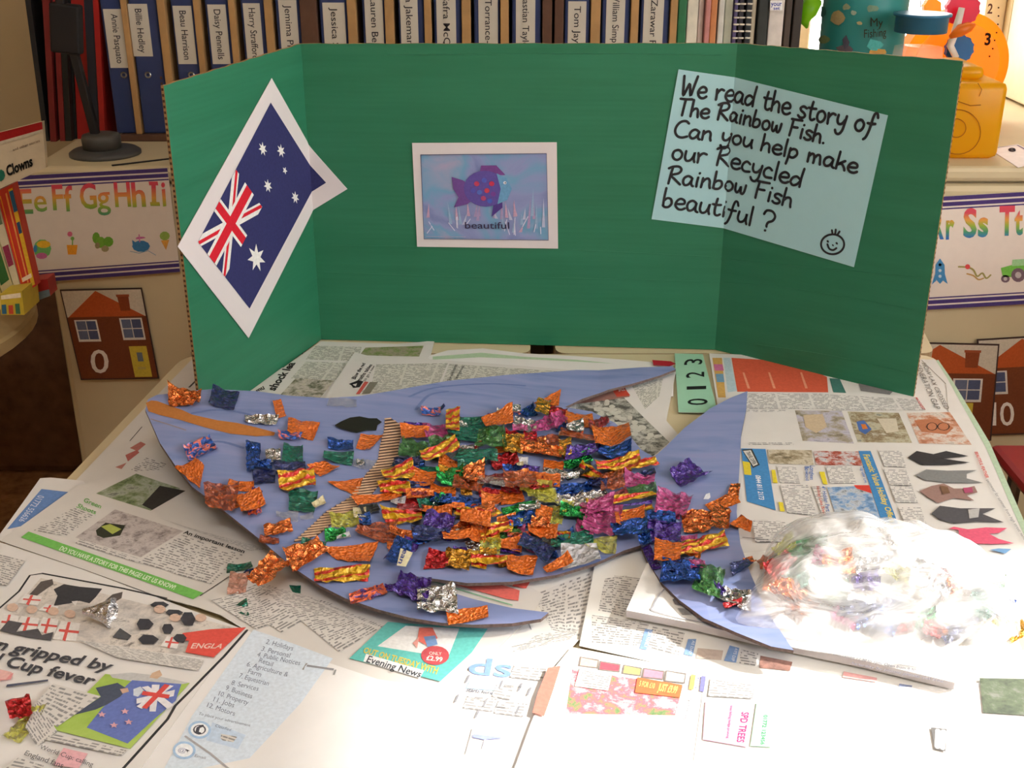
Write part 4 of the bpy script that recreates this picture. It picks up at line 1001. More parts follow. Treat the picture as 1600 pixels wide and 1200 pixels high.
h = Sheet(1.6, [(1150, 691), (1165, 645), (1300, 642), (1482, 645), (1478, 600), (1440, 563), (1460, 562), (1486, 592), (1545, 690), (1598, 815), (1660, 960), (1560, 1000), (1150, 1000)], 'large newspaper page of leotards and holiday offers at the right')
h.shapes([([(1462, 564), (1466, 563), (1487, 594), (1546, 692), (1600, 815), (1610, 840), (1600, 838), (1540, 700), (1480, 592)], (176, 196, 170))])
h.head('HOW LAX CROSSED', [(1447, 568), (1484, 640), (1476, 640), (1440, 568)][0:4], (110, 104, 98), -.006); h.head('GENERATION GAP', [(1438, 570), (1470, 640), (1460, 640), (1430, 570)], (110, 104, 98), -.006)
h.head('MODEST', [(1433, 622), (1446, 641), (1441, 641), (1430, 622)], (190, 70, 70), .02)
h.photo([(1242, 642), (1315, 643), (1334, 694), (1254, 690)], [(80, 76, 70), (160, 150, 130), (188, 184, 200), (120, 120, 120)], 45); h.photo([(1324, 644), (1404, 646), (1425, 693), (1340, 692)], [(90, 100, 110), (190, 184, 160), (130, 110, 80), (200, 196, 180)], 45); h.photo([(1416, 646), (1484, 645), (1518, 696), (1436, 694)], [(120, 80, 60), (190, 130, 100), (210, 200, 190), (90, 80, 74)], 45)
h.shapes([([(1338, 660), (1350, 658), (1362, 672), (1352, 680), (1342, 674)], (80, 110, 170)), ([(1345, 664), (1352, 664), (1356, 671), (1348, 672)], (206, 120, 60)), ([(1255, 650), (1285, 648), (1292, 668), (1275, 678), (1258, 668)], (196, 176, 148)), ([(1370, 655), (1400, 655), (1404, 675), (1385, 678)], (206, 196, 176)), ([(1428, 658), (1465, 655), (1490, 670), (1478, 680), (1440, 676)], (180, 116, 84))])
pr = Print(h.s, h.d+.0003); pr.line([h.s.proj(1474+9*math.cos(a*.5), 668+6*math.sin(a*.5)) for a in range(14)], .0012, (60, 50, 46)); pr.line([h.s.proj(1456+8*math.cos(a*.5), 668+6*math.sin(a*.5)) for a in range(14)], .0012, (60, 50, 46)); pr.build('spectacles_print', h.o)
h.txt((1168, 692), (1238, 692), (1240, 696), (1170, 696))
BL = (72, 134, 190)
h.shapes([([(1158, 702), (1196, 703), (1212, 799), (1167, 785)], BL), ([(1341, 706), (1360, 706), (1403, 820), (1377, 816)], BL), ([(1160, 722), (1172, 724), (1174, 744), (1163, 743)], (216, 196, 60)), ([(1159, 704), (1175, 703), (1187, 728), (1176, 733)], (60, 60, 60)), ([(1161, 706), (1173, 705), (1184, 727), (1177, 730)], (214, 212, 206))])
h.head('0844 811 2173', [(1188, 745), (1194, 783), (1186, 782), (1180, 744)], (226, 230, 236), .02); h.head('TRAVEL OFFER', [(1171, 707), (1182, 726), (1177, 728), (1165, 708)], (60, 60, 60), .02)
h.head('Fantastic Value Holiday Offers', [(1358, 712), (1400, 818), (1391, 818), (1348, 712)], (222, 200, 90), .02)
h.photo([(1199, 704), (1268, 705), (1271, 728), (1202, 726)], [(60, 54, 44), (150, 136, 110), (206, 196, 176), (90, 80, 66)], 60); h.photo([(1271, 706), (1341, 707), (1347, 729), (1275, 728)], [(44, 46, 50), (170, 80, 60), (206, 204, 206), (60, 80, 110)], 90)
h.photo([(1292, 763), (1358, 761), (1376, 816), (1307, 812)], [(90, 100, 112), (110, 150, 196), (190, 196, 204), (70, 74, 80)], 70)
h.shapes([([(1334, 760), (1358, 760), (1362, 773), (1338, 765)], (206, 70, 60)), ([(1205, 736), (1211, 736), (1215, 757), (1208, 756)], (222, 204, 60)), ([(1280, 739), (1288, 739), (1293, 759), (1286, 758)], (222, 204, 60)), ([(1216, 786), (1223, 787), (1226, 801), (1219, 801)], (222, 204, 60))])
h.txt((1214, 731), (1243, 731), (1250, 757), (1219, 756), m=TXT2); h.txt((1290, 731), (1330, 731), (1338, 757), (1297, 757), m=TXT2); h.txt((1219, 760), (1262, 760), (1276, 808), (1230, 803), m=TXT2); h.txt((1268, 762), (1282, 762), (1298, 811), (1286, 811), m=TXT2)
h.head('Longleat', [(1273, 730), (1271, 752), (1266, 752), (1265, 730)][::1], (70, 110, 180), .01); h.head('Bowood', [(1264, 731), (1264, 753), (1259, 753), (1257, 731)], (70, 110, 180), .01)
h.head('4* Hidden Portugal', [(1289, 762), (1300, 812), (1293, 812), (1283, 762)], (70, 110, 180), .01); h.head('Holiday Lake Break', [(1280, 762), (1291, 808), (1286, 808), (1275, 762)], (200, 90, 70), .01); h.head('Top Gear Live', [(1349, 731), (1356, 756), (1351, 757), (1343, 731)], (70, 110, 180), .01)
for x, y in ((1372, 706), (1380, 735), (1390, 762), (1403, 795)): h.txt((x, y), (x+35, y), (x+44, y+26), (x+10, y+25), m=TXT2)
suit = [((58, 56, 58), [(1418, 717), (1432, 707), (1458, 712), (1478, 707), (1513, 715), (1474, 719), (1515, 725), (1480, 729), (1440, 729)]),
 ((128, 128, 128), [(1430, 745), (1447, 736), (1480, 738), (1526, 737), (1510, 743), (1510, 750), (1536, 757), (1480, 757), (1445, 753)]),
 ((150, 120, 112), [(1436, 770), (1455, 762), (1474, 758), (1490, 766), (1504, 766), (1522, 762), (1527, 772), (1510, 777), (1522, 785), (1490, 781), (1465, 789), (1450, 780)]),
 ((86, 84, 88), [(1455, 805), (1468, 793), (1500, 797), (1555, 797), (1535, 806), (1568, 819), (1525, 818), (1490, 821), (1468, 815)]),
 ((222, 96, 124), [(1482, 829), (1490, 826), (1512, 830), (1540, 827), (1573, 828), (1560, 836), (1545, 837), (1560, 845), (1584, 852), (1550, 853), (1510, 852), (1499, 845), (1497, 831)]),
 ((110, 150, 190), [(1546, 862), (1560, 860), (1580, 861), (1570, 868)])]
for rgb, pts in suit: h.shapes([(pts, rgb)], 'printed_leotard')
h.shapes([([(1468, 762), (1480, 764), (1484, 774), (1472, 776)], (120, 90, 70)), ([(1504, 766), (1518, 765), (1520, 773), (1507, 774)], (170, 80, 110)), ([(1512, 800), (1530, 798), (1528, 812), (1514, 814)], (180, 178, 176))], 'printed_pattern', .0006)
h.head('BEAUTIFUL FEATHER', [(1527, 709), (1545, 750), (1540, 750), (1522, 709)], (200, 60, 50), .02); h.head('swimwear for summer from high street names', [(1545, 752), (1606, 850), (1601, 850), (1540, 753)], (120, 120, 120), .0)
h.txt((1175, 815), (1230, 818), (1236, 850), (1180, 850)); h.rule([(1160, 843), (1200, 847)], .001)
# -- left side: blue number sheet then the green barred page
i_ = Sheet(1.2, [(63, 748), (80, 747), (130, 752), (170, 800), (130, 870), (0, 845), (-2, 838)], 'newspaper corner with a blue phone number panel at the left table edge', NPw)
i_.shapes([([(65, 765), (108, 770), (58, 818), (11, 828), (22, 815)], (108, 142, 200)), ([(108, 770), (119, 771), (98, 784), (94, 782)], (206, 80, 120))])
i_.head('01772 556626', [(70, 777), (38, 817), (29, 815), (60, 775)][0:4], (216, 222, 236), .0)
j = Sheet(3, [(200, 738), (330, 730), (620, 800), (850, 930), (830, 965), (760, 1030), (690, 1079), (590, 1062), (500, 1032), (400, 993), (345, 962), (310, 950), (250, 934), (130, 890), (0, 846), (30, 825), (120, 760)], 'newspaper with a green bar asking for stories, under the head of the fish')
j.photo([(213, 741), (282, 764), (236, 799), (150, 772)], [(60, 66, 54), (120, 136, 96), (170, 176, 160), (50, 50, 50)], 45)
j.shapes([([(250, 760), (290, 768), (238, 798), (222, 790)], (60, 58, 56))])
j.photo([(180, 797), (287, 831), (220, 872), (118, 841)], [(90, 84, 82), (170, 160, 158), (200, 192, 190), (120, 112, 110)], 90)
j.shapes([([(150, 830), (165, 818), (196, 822), (188, 838), (162, 842), (152, 838)], (60, 62, 50)), ([(158, 824), (172, 820), (190, 828), (176, 836)], (170, 180, 90))])
j.head('Green', [(134, 779), (160, 790), (157, 796), (130, 785)], (110, 180, 90), .01); j.head('Shoots', [(124, 788), (152, 799), (149, 805), (119, 794)], (110, 180, 90), .01)
j.txt((118, 793), (150, 806), (95, 838), (53, 830)); j.txt((108, 818), (124, 824), (105, 838), (92, 834))
j.shapes([([(45, 832), (318, 928), (302, 938), (33, 841)], (120, 190, 96))])
j.head('DO YOU HAVE A STORY FOR THIS PAGE? LET US KNOW!', [(97, 855), (276, 917), (272, 923), (92, 861)], (226, 238, 216), .02)
j.head('An important lesson', [(290, 830), (384, 861), (381, 866), (286, 835)], (60, 58, 56), .02)
j.txt((286, 836), (322, 850), (270, 896), (216, 880)); j.txt((322, 852), (380, 868), (330, 914), (272, 898)); j.txt((125, 844), (215, 874), (212, 880), (118, 850), m=TXT2); j.txt((232, 805), (290, 825), (420, 860), (390, 862), m=TXT2)
j.txt((352, 934), (405, 912), (520, 945), (440, 990)); j.txt((400, 915), (470, 930), (600, 980), (530, 1020)); j.txt((330, 940), (395, 925), (430, 975), (400, 985)); j.rule([(313, 933), (358, 903)], .001)
j.shapes([([(606, 974), (762, 985), (737, 1022), (688, 1067), (546, 1031)], (104, 190, 184)), ([(634, 980), (718, 984), (700, 1030), (590, 1012)], (226, 226, 226)), ([(572, 1024), (663, 1050), (656, 1062), (568, 1036)], (232, 232, 234))], 'advert')
j.shapes([([(655, 984), (676, 984), (684, 1000), (668, 1012), (652, 1004)], (220, 116, 104)), ([(662, 998), (680, 996), (684, 1010), (668, 1014)], (120, 150, 196)), ([(645, 1008), (655, 998), (652, 1016)], (226, 160, 150))], 'advert_figure', .0005)
pr = Print(j.s, j.d+.0003); pr.blob(680, 1027, 22, 15, (192, 84, 90), 18); pr.text('ONLY', [(671, 1021), (690, 1022), (690, 1027), (671, 1026)], (236, 220, 210), .0); pr.text('£2.99', [(667, 1027), (692, 1030), (691, 1037), (666, 1034)], (240, 230, 220), .02); pr.build('price_seal', j.o)
j.head('OUT ON TUESDAY WITH', [(571, 1014), (686, 1046), (682, 1056), (567, 1022)], (216, 196, 90), .02); j.head('Evening News', [(577, 1027), (661, 1052), (656, 1061), (572, 1037)], (70, 74, 82), .01)
j.shapes([([(683, 908), (745, 904), (812, 925), (810, 941), (790, 938)], (226, 112, 104)), ([(812, 906), (828, 912), (822, 922), (800, 918)], (226, 100, 90))])
j.rule([(676, 911), (800, 948)], .0014, (130, 190, 150))
# -- England page bottom left
k = Sheet(4, [(-120, 900), (0, 848), (60, 868), (130, 891), (250, 936), (320, 962), (386, 986), (330, 1050), (200, 1230), (-170, 1230)], 'newspaper page about the town gripped by football fever, bottom left', NPw)
k.rule([(-60, 1000), (0, 951), (30, 925), (47, 900), (66, 897), (190, 920), (260, 936)], .0022); k.rule([(386, 986), (350, 1027), (300, 1078), (274, 1104), (262, 1125), (190, 1205)], .0026)
k.photo([(64, 904), (374, 984), (334, 1031), (-10, 990)], [(150, 146, 142), (196, 190, 186), (222, 214, 206), (120, 116, 114)], 50)
k.shapes([([(84, 922), (100, 914), (125, 918), (160, 921), (150, 934), (140, 944), (124, 940), (110, 944), (84, 948), (90, 932)], (66, 66, 70)), ([(64, 910), (82, 906), (84, 914), (72, 922), (58, 932), (42, 934), (52, 924)], (96, 90, 88)), ([(176, 930), (192, 926), (190, 936), (176, 944), (168, 952), (152, 950), (162, 942)], (96, 90, 88)), ([(112, 941), (122, 940), (118, 948)], (226, 222, 220))], 'printed_shirts_and_cups')
flg = [(0, 960, 30, 28), (28, 964, 34, 26), (62, 966, 30, 26), (90, 972, 36, 32), (34, 930, 32, 18), (136, 952, 34, 14), (256, 996, 26, 20), (66, 946, 26, 14)]
for x, y, w_, h_ in flg:
    sk = -w_*.2
    k.shapes([([(x+6, y), (x+w_, y+4), (x+w_+sk, y+h_), (x+sk, y+h_-4)], (230, 226, 224)), ([(x+3, y+h_*.4), (x+w_-2, y+h_*.5), (x+w_-3, y+h_*.62), (x+2, y+h_*.52)], (216, 96, 90)), ([(x+w_*.45, y+2), (x+w_*.58, y+2), (x+w_*.45+sk*.5, y+h_), (x+w_*.32+sk*.5, y+h_-2)], (216, 96, 90))], 'printed_flag', .0001)
k.shapes([([(0, 988), (14, 972), (36, 976), (26, 990), (60, 985), (66, 995), (84, 990), (80, 1004), (40, 998)], (92, 90, 94)), ([(188, 984), (206, 996), (200, 1003), (176, 998)], (86, 86, 90))], 'printed_jackets', .00005)
for x, y in ((20, 952), (50, 955), (84, 958), (110, 962), (250, 955), (274, 968), (314, 968)): pr = Print(k.s, k.d+.0003); pr.blob(x, y, 9, 6.5, (214, 184, 166), 10, .06); pr.build('printed_face', k.o)
for x, y, a_, b_ in ((250, 948, 14, 5), (272, 960, 14, 5), (295, 970, 12, 12), (226, 978, 14, 9), (262, 985, 10, 9), (282, 1000, 12, 8), (232, 1002, 16, 8)): pr = Print(k.s, k.d+.0003); pr.blob(x, y, a_, b_, (70, 70, 76), 6, .15); pr.build('printed_ball_patch', k.o)
k.shapes([([(286, 992), (330, 986), (385, 983), (334, 1030), (290, 1022), (296, 1004), (280, 1002)], (222, 90, 80))]); k.head('ENGLA', [(302, 1008), (352, 1009), (346, 1016), (298, 1016)], (236, 200, 190), .02)
k.head('wn gripped by', [(-20, 996), (183, 1038), (170, 1052), (-36, 1011)], (74, 74, 80), .025); k.head('ld Cup fever', [(-12, 1020), (155, 1060), (143, 1074), (-26, 1036)], (74, 74, 80), .025)
k.photo([(165, 1056), (297, 1070), (204, 1173), (80, 1142)], [(150, 180, 80), (168, 196, 96), (180, 204, 110)], 20)
k.shapes([([(172, 1057), (205, 1054), (240, 1058), (296, 1070), (286, 1072), (210, 1068), (176, 1062)], (196, 196, 196)), ([(207, 1066), (284, 1072), (275, 1098), (238, 1130), (200, 1165), (136, 1140), (160, 1110)], (108, 124, 190)), ([(150, 1078), (176, 1072), (184, 1070), (200, 1080), (188, 1092), (168, 1104), (150, 1112), (118, 1120), (116, 1112), (140, 1104), (158, 1092)], (80, 88, 106)), ([(238, 1055), (250, 1050), (254, 1058), (246, 1064), (234, 1062)], (206, 176, 150)), ([(188, 1080), (200, 1078), (202, 1084), (192, 1087)], (206, 170, 150)), ([(209, 1080), (220, 1076), (226, 1083), (216, 1092), (209, 1090)], (206, 214, 226))], 'printed_supporters')
k.shapes([([(238, 1074), (250, 1074), (244, 1116), (234, 1116)], (228, 226, 232)), ([(214, 1096), (274, 1082), (272, 1092), (214, 1104)], (228, 226, 232)), ([(222, 1078), (232, 1076), (272, 1106), (262, 1112)], (228, 226, 232)), ([(262, 1074), (272, 1076), (222, 1112), (214, 1108)], (228, 226, 232)), ([(224, 1084), (266, 1090), (264, 1096), (222, 1090)], (214, 84, 80)), ([(258, 1073), (266, 1075), (230, 1112), (222, 1110)], (214, 84, 80))], 'printed_union_jack', .0006)
for x, y in ((196, 1116), (160, 1121), (202, 1133), (179, 1138)):
    k.shapes([([(x+7*q_*math.sin(math.pi*n_/5), y-5*q_*math.cos(math.pi*n_/5)) for n_ in range(10) for q_ in [1 if n_ % 2 == 0 else .45]], (220, 170, 180))], 'printed_star', .0006)
k.txt((120, 1003), (320, 1035), (310, 1052), (185, 1032), m=TXT2); k.txt((84, 1072), (158, 1092), (90, 1140), (50, 1110), m=TXT2); k.txt((60, 1100), (90, 1146), (60, 1170), (40, 1140), m=TXT2); k.txt((90, 1150), (200, 1175), (190, 1185), (70, 1160), m=TXT2)
k.shapes([([(100, 1173), (138, 1182), (124, 1205), (84, 1200)], (228, 176, 184))])
k.head('World Cup: calling', [(66, 1168), (148, 1196), (145, 1203), (62, 1174)], (90, 90, 96), .0); k.head('England fans', [(43, 1177), (102, 1197), (98, 1205), (38, 1184)], (90, 90, 96), .0); k.txt((30, 1188), (70, 1200), (60, 1215), (10, 1205), m=TXT2)
k.shapes([([(12, 1074), (76, 1066), (76, 1069), (10, 1078)], (90, 94, 110)), ([(0, 1060), (22, 1056), (18, 1066), (0, 1068)], (222, 150, 150)), ([(8, 1100), (20, 1096), (40, 1100), (50, 1106), (38, 1106), (20, 1102)], (120, 124, 134)), ([(0, 1050), (20, 1055), (10, 1066), (0, 1066)], (226, 180, 176))], 'printed_sketch')
k.txt((0, 870), (40, 880), (10, 920), (-20, 910), m=TXT2)
# -- classified page
l = Sheet(3.6, [(345, 962), (400, 993), (500, 1032), (590, 1062), (690, 1078), (760, 1030), (905, 1000), (868, 1040), (800, 1240), (180, 1240), (262, 1128), (386, 987)], 'classified adverts page at the bottom centre', (232, 230, 230))
l.shapes([([(396, 985), (440, 1000), (520, 1030), (470, 1100), (390, 1186), (250, 1215), (300, 1120)], (214, 226, 240))])
for n_, (st, x, y, x2, y2) in enumerate((('2. Holidays', 416, 1000, 458, 1011), ('3. Personal', 409, 1011, 453, 1022), ('4. Public Notices', 402, 1020, 469, 1034), ('Retail', 405, 1029, 426, 1036), ('6. Agriculture &', 386, 1035, 450, 1052), ('Farm', 388, 1046, 408, 1052), ('7. Equestrian', 374, 1053, 420, 1066), ('8. Services', 362, 1064, 404, 1074), ('9. Business', 353, 1072, 394, 1086), ('10. Property', 342, 1081, 388, 1096), ('11. Jobs', 334, 1090, 366, 1100), ('12. Motors', 324, 1099, 367, 1113))):
    l.head(st, [(x+2, y), (x2+2, y2), (x2-1, y2+7), (x-1, y+7)], (120, 130, 150), .0, 'list_entry')
l.head('To place your advertisement', [(312, 1114), (392, 1133), (391, 1137), (310, 1118)], (130, 140, 156), .0)
pr = Print(l.s, l.d+.0003)
for c_ in ((312, 1142), (288, 1174)): pr.blob(*c_, 18, 14, (170, 200, 232), 20)
for c_ in ((312, 1142), (288, 1174)): pr.blob(*c_, 14, 10.5, (236, 240, 246), 20)
for r_ in (9,): pr.line([l.s.proj(312+r_*math.cos(a*.4), 1142+r_*.75*math.sin(a*.4)) for a in range(17)], .0012, (90, 90, 100))
pr.line([l.s.proj(*p) for p in ((316, 1136), (310, 1139), (308, 1146), (312, 1148))], .003, (80, 80, 90)); pr.text('@', [(280, 1170), (292, 1172), (290, 1178), (278, 1176)], (150, 150, 180), 0); pr.poly([(290, 1172), (297, 1175), (293, 1176), (294, 1179)], (80, 80, 90))
pr.build('contact_symbols', l.o)
l.shapes([([(332, 1130), (384, 1150), (372, 1172), (322, 1158)], (196, 214, 236))]); l.head('Classified', [(338, 1133), (362, 1140), (360, 1144), (336, 1137)], (120, 130, 150), 0); l.txt((334, 1140), (378, 1154), (372, 1166), (326, 1152), m=TXT2); l.head('Email', [(306, 1180), (322, 1184), (321, 1188), (304, 1184)], (140, 140, 150), 0)
l.rule([(290, 1152), (330, 1180), (360, 1205)], .0018, (170, 168, 172))
l.shapes([([(480, 1040), (522, 1046), (521, 1049), (479, 1043)], (150, 150, 156)), ([(472, 1048), (475, 1048), (478, 1038), (481, 1038)], (150, 150, 150)), ([(520, 1056), (523, 1056), (526, 1048), (523, 1048)], (150, 150, 150))])
l.head('ds', [(735, 1030), (803, 1032), (797, 1060), (731, 1054)], (130, 160, 222), .015)
l.shapes([([(737, 1059), (783, 1066), (775, 1081), (728, 1077)], (170, 206, 240))]); l.head('I want', [(744, 1066), (770, 1070), (768, 1074), (742, 1070)], (226, 232, 240), 0); l.head('starts here', [(731, 1076), (771, 1082), (769, 1087), (728, 1082)], (90, 94, 110), .01)
for x, y, w_ in ((727, 1088, 50), (775, 1096, 50), (800, 1040, 55), (772, 1070, 34)): l.txt((x+4, y), (x+w_, y+4), (x+w_-8, y+26), (x-4, y+20), m=TXT2)
for x, y in ((733, 1057), (785, 1066), (716, 1088), (760, 1095), (748, 1112), (815, 1070), (829, 1077), (811, 1106)): l.rule([(x, y), (x-5, y+11)], .0018, (140, 140, 146))
l.shapes([([(740, 1149), (790, 1155), (757, 1158), (738, 1154)], (150, 160, 226)), ([(757, 1158), (760, 1158), (756, 1172), (753, 1172)], (190, 196, 230)), ([(738, 1140), (741, 1140), (730, 1180), (727, 1180)], (170, 170, 174))])
l.head('Evening Adverts', [(790, 1070), (822, 1074), (820, 1078), (788, 1074)], (120, 120, 126), 0); l.head('Furniture', [(776, 1103), (800, 1107), (799, 1111), (774, 1107)], (130, 130, 136), 0); l.head('Friends', [(730, 1090), (752, 1093), (751, 1096), (729, 1093)], (130, 130, 136), 0)
# -- dense text page between fins
m_ = Sheet(2.4, [(800, 905), (960, 866), (1000, 850), (1020, 900), (930, 935), (912, 1000), (760, 1036), (700, 1060), (660, 960)], 'slanted page of dense text between the lower fin and the tail', (222, 218, 212))
m_.txt((832, 930), (935, 890), (905, 995), (862, 985)); m_.txt((840, 992), (905, 985), (890, 1000), (800, 1020)); m_.rule([(815, 948), (838, 928)], .001, (150, 150, 150)); m_.rule([(815, 948), (830, 985)], .001, (150, 150, 150)); m_.rule([(800, 1012), (900, 990)], .001, (160, 160, 160))
# -- page under tail: columns, blue tags
n_ = Sheet(5, [(930, 880), (1010, 850), (1080, 850), (1300, 1000), (1650, 1020), (1650, 1120), (1400, 1180), (1200, 1070), (1040, 1040), (905, 1010)], 'page of text columns with blue tags under the folded newspaper', (230, 228, 224))
n_.txt((945, 905), (980, 900), (965, 960), (935, 955)); n_.txt((925, 962), (1015, 975), (1000, 1010), (925, 1005)); n_.txt((1020, 980), (1070, 990), (1060, 1025), (1010, 1012)); n_.txt((960, 900), (1000, 905), (975, 965), (955, 960))
n_.shapes([([(1008, 984), (1020, 986), (1010, 1017), (999, 1015)], (130, 160, 206)), ([(1075, 1000), (1088, 1000), (1082, 1027), (1068, 1024)], (130, 160, 206)), ([(1140, 1010), (1155, 1014), (1150, 1037), (1131, 1034)], (130, 160, 206))])
n_.head('ON FAMILY', [(1019, 988), (1011, 1014), (1006, 1013), (1013, 987)], (220, 226, 236), .01); n_.head('AS DAY', [(1086, 1003), (1080, 1025), (1076, 1024), (1082, 1002)], (220, 226, 236), .01); n_.head('AYS DIP', [(1153, 1015), (1147, 1035), (1142, 1034), (1149, 1014)], (220, 226, 236), .01)
n_.photo([(1090, 1014), (1130, 1018), (1127, 1033), (1087, 1030)], [(120, 110, 106), (200, 184, 174), (170, 150, 140)], 30, 'printed_portrait'); n_.photo([(1188, 1026), (1238, 1036), (1234, 1050), (1186, 1045)], [(110, 80, 74), (160, 120, 108), (90, 70, 66)], 30, 'printed_portrait')
n_.txt((1158, 1015), (1185, 1022), (1180, 1042), (1155, 1038)); n_.shapes([([(1318, 1051), (1370, 1061), (1369, 1068), (1316, 1060)], (226, 170, 170)), ([(1405, 1070), (1425, 1073), (1424, 1078), (1404, 1075)], (140, 150, 180))])
# -- flower page, front right
o_ = Sheet(6, [(893, 1012), (1040, 1040), (1200, 1068), (1430, 1075), (1650, 1060), (1700, 1240), (790, 1240), (830, 1130), (868, 1042)], 'garden page with red flowers and tree surgeon advert, bottom right', (234, 232, 230))
o_.photo([(894, 1047), (1067, 1072), (1055, 1119), (884, 1116)], [(90, 120, 80), (120, 150, 100), (226, 110, 130), (216, 200, 196), (96, 126, 86)], 50, 'flower_photo')
for x, y, x2, y2, rgb in ((906, 1027, 936, 1044, (226, 190, 170)), (937, 1034, 970, 1050, (220, 90, 104)), (974, 1040, 1003, 1056, (214, 214, 120)), (1005, 1045, 1038, 1062, (226, 140, 160)), (1040, 1049, 1072, 1068, (200, 206, 190))):
    o_.shapes([([(x, y), (x2, y+5), (x2-2, y2+2), (x-3, y2-2)], (130, 120, 116)), ([(x+2, y+2), (x2-2, y+7), (x2-4, y2), (x, y2-3)], rgb)], 'flower_thumbnail')
o_.shapes([([(906, 1045), (956, 1056), (950, 1081), (898, 1074)], (228, 226, 222)), ([(996, 1060), (1066, 1072), (1062, 1092), (992, 1084)], (230, 116, 76))]); o_.txt((905, 1048), (954, 1058), (950, 1079), (912, 1074), m=TXT2)
o_.head('5 FOR £10', [(1000, 1066), (1024, 1070), (1022, 1078), (998, 1074)], (240, 190, 120), .03); o_.head('JUST £9.99', [(1030, 1070), (1060, 1075), (1056, 1086), (1027, 1081)], (240, 200, 120), .03)
o_.shapes([([(1080, 1056), (1087, 1057), (1083, 1080), (1076, 1079)], (240, 190, 110)), ([(1096, 1058), (1104, 1059), (1101, 1083), (1093, 1082)], (130, 130, 200))]); o_.head('VISA', [(1095, 1060), (1090, 1079), (1085, 1078), (1090, 1059)], (130, 130, 190), 0)
o_.head('Evening', [(1083, 1095), (1076, 1128), (1069, 1127), (1076, 1094)], (150, 150, 156), 0)
o_.shapes([([(1102, 1098), (1175, 1098), (1168, 1170), (1098, 1158)], (230, 170, 194)), ([(1182, 1100), (1208, 1102), (1206, 1170), (1172, 1168)], (164, 220, 182))]); o_.head('SPD TREES', [(1170, 1116), (1162, 1163), (1151, 1162), (1159, 1115)], (170, 50, 110), .01)
o_.head('01772 123456', [(1199, 1120), (1194, 1166), (1188, 1166), (1193, 1120)], (40, 140, 80), .0); o_.head('tree felling hedge pruning', [(1145, 1105), (1139, 1156), (1135, 1156), (1141, 1105)], (170, 50, 110), 0)
o_.rule([(1103, 1060), (1086, 1190)], .0008, (190, 190, 190)); o_.txt((1110, 1062), (1180, 1072), (1176, 1094), (1106, 1090), m=TXT2)
o_.photo([(1530, 1062), (1660, 1064), (1660, 1124), (1536, 1116)], [(70, 74, 72), (100, 110, 90), (140, 140, 136)], 40)
o_.shapes([([(1454, 1139), (1479, 1142), (1477, 1177), (1460, 1173)], (110, 108, 108))]); o_.rule([(1474, 1145), (1472, 1172)], .004, (222, 220, 220)); o_.rule([(1465, 1144), (1464, 1170)], .004, (222, 220, 220))
o_.shapes([([(856, 1046), (876, 1043), (864, 1082), (850, 1122), (832, 1116), (840, 1086)], (222, 130, 116))]); 
# -- thick folded newspaper
q_s = sheet_h(8)
q_s = TableSurf(lambda x, y: TZ+.0098+.35*U(x, y))
px_ = [(978, 964), (1080, 984), (1200, 1012), (1350, 1044), (1490, 1078), (1499, 1058), (1494, 1010), (1560, 960), (1540, 880), (1380, 860), (1200, 870), (1010, 890)]
fo_ = slab(q_s, px_, [flat((232, 230, 228), .9, spec=.1), flat((196, 190, 192), .9)], 'folded_newspaper', .0075); tag(fo_, 'thick folded newspaper under the tail and the plastic bag', 'newspaper')
pr = Print(q_s, .0083); pr.line([q_s.proj(*p) for p in smooth_line([(1045, 925), (1030, 940), (1020, 958), (1024, 967), (1100, 985), (1250, 1012), (1470, 1054), (1474, 1040)], 6)], .0016, (170, 170, 178)); pr.build('printed_line', fo_)
pr = Print(q_s, .0083); pr.poly([(1050, 948), (1060, 944), (1075, 952), (1066, 958), (1054, 956)], (130, 128, 134)); pr.poly([(1058, 962), (1072, 962), (1082, 972), (1066, 972)], (150, 148, 150)); pr.build('printed_block', fo_)
pr = Print(q_s, .0083); pr.text('Town branch closed 12.30 to 1pm. Open from 9.30am to 12 noon', [(1275, 1026), (1475, 1067), (1473, 1071), (1273, 1030)], (120, 118, 130), 0); pr.text('Saturday by phone please call free', [(1330, 1046), (1473, 1075), (1471, 1079), (1328, 1050)], (120, 118, 130), 0); pr.build('small_print', fo_)

# ================================================================ THE CARDBOARD FISH
def hfish(x, y):
    a = clamp((.12-x)/.5); b = clamp((y-1.0)/.34); c = sm((1.08-y)/.12)*sm((x-.08)/.12)
    return TZ+.0145+.045*a*b+.011*c+.013*sm((.1-x)/.4)+.0008*math.sin(9*x+6*y)
FS = TableSurf(hfish)
outline = [(231, 624), (245, 617), (330, 608), (400, 611), (450, 618), (510, 622), (560, 619), (610, 611), (700, 595), (800, 585), (900, 578), (1000, 574), (1050, 572), (1056, 577), (1030, 587), (990, 599), (950, 609), (910, 623), (883, 636), (925, 643), (960, 660), (985, 682), (1002, 703), (1022, 714), (1040, 698), (1070, 668), (1110, 638), (1140, 622), (1168, 611), (1166, 640), (1158, 680), (1155, 740), (1151, 800), (1157, 850), (1172, 895), (1195, 950), (1240, 1016), (1205, 1010), (1150, 988), (1100, 966), (1062, 938), (1035, 912), (1012, 878), (1001, 852), (975, 860), (930, 880), (870, 898), (800, 909), (730, 911), (638, 899), (680, 918), (740, 936), (800, 950), (857, 957), (845, 967), (800, 974), (740, 976), (690, 973), (640, 965), (590, 952), (540, 935), (500, 915), (460, 888), (415, 850), (380, 822), (340, 790), (300, 760), (272, 725), (250, 692), (236, 660), (227, 640)]
fm, nt, p = new_mat('blue_paint')
tc = node(nt, 'ShaderNodeTexCoord'); mp = node(nt, 'ShaderNodeMapping', {'Vector': tc.outputs['Object'], 'Scale': (2.5, 14, 1), 'Rotation': (0, 0, .25)})
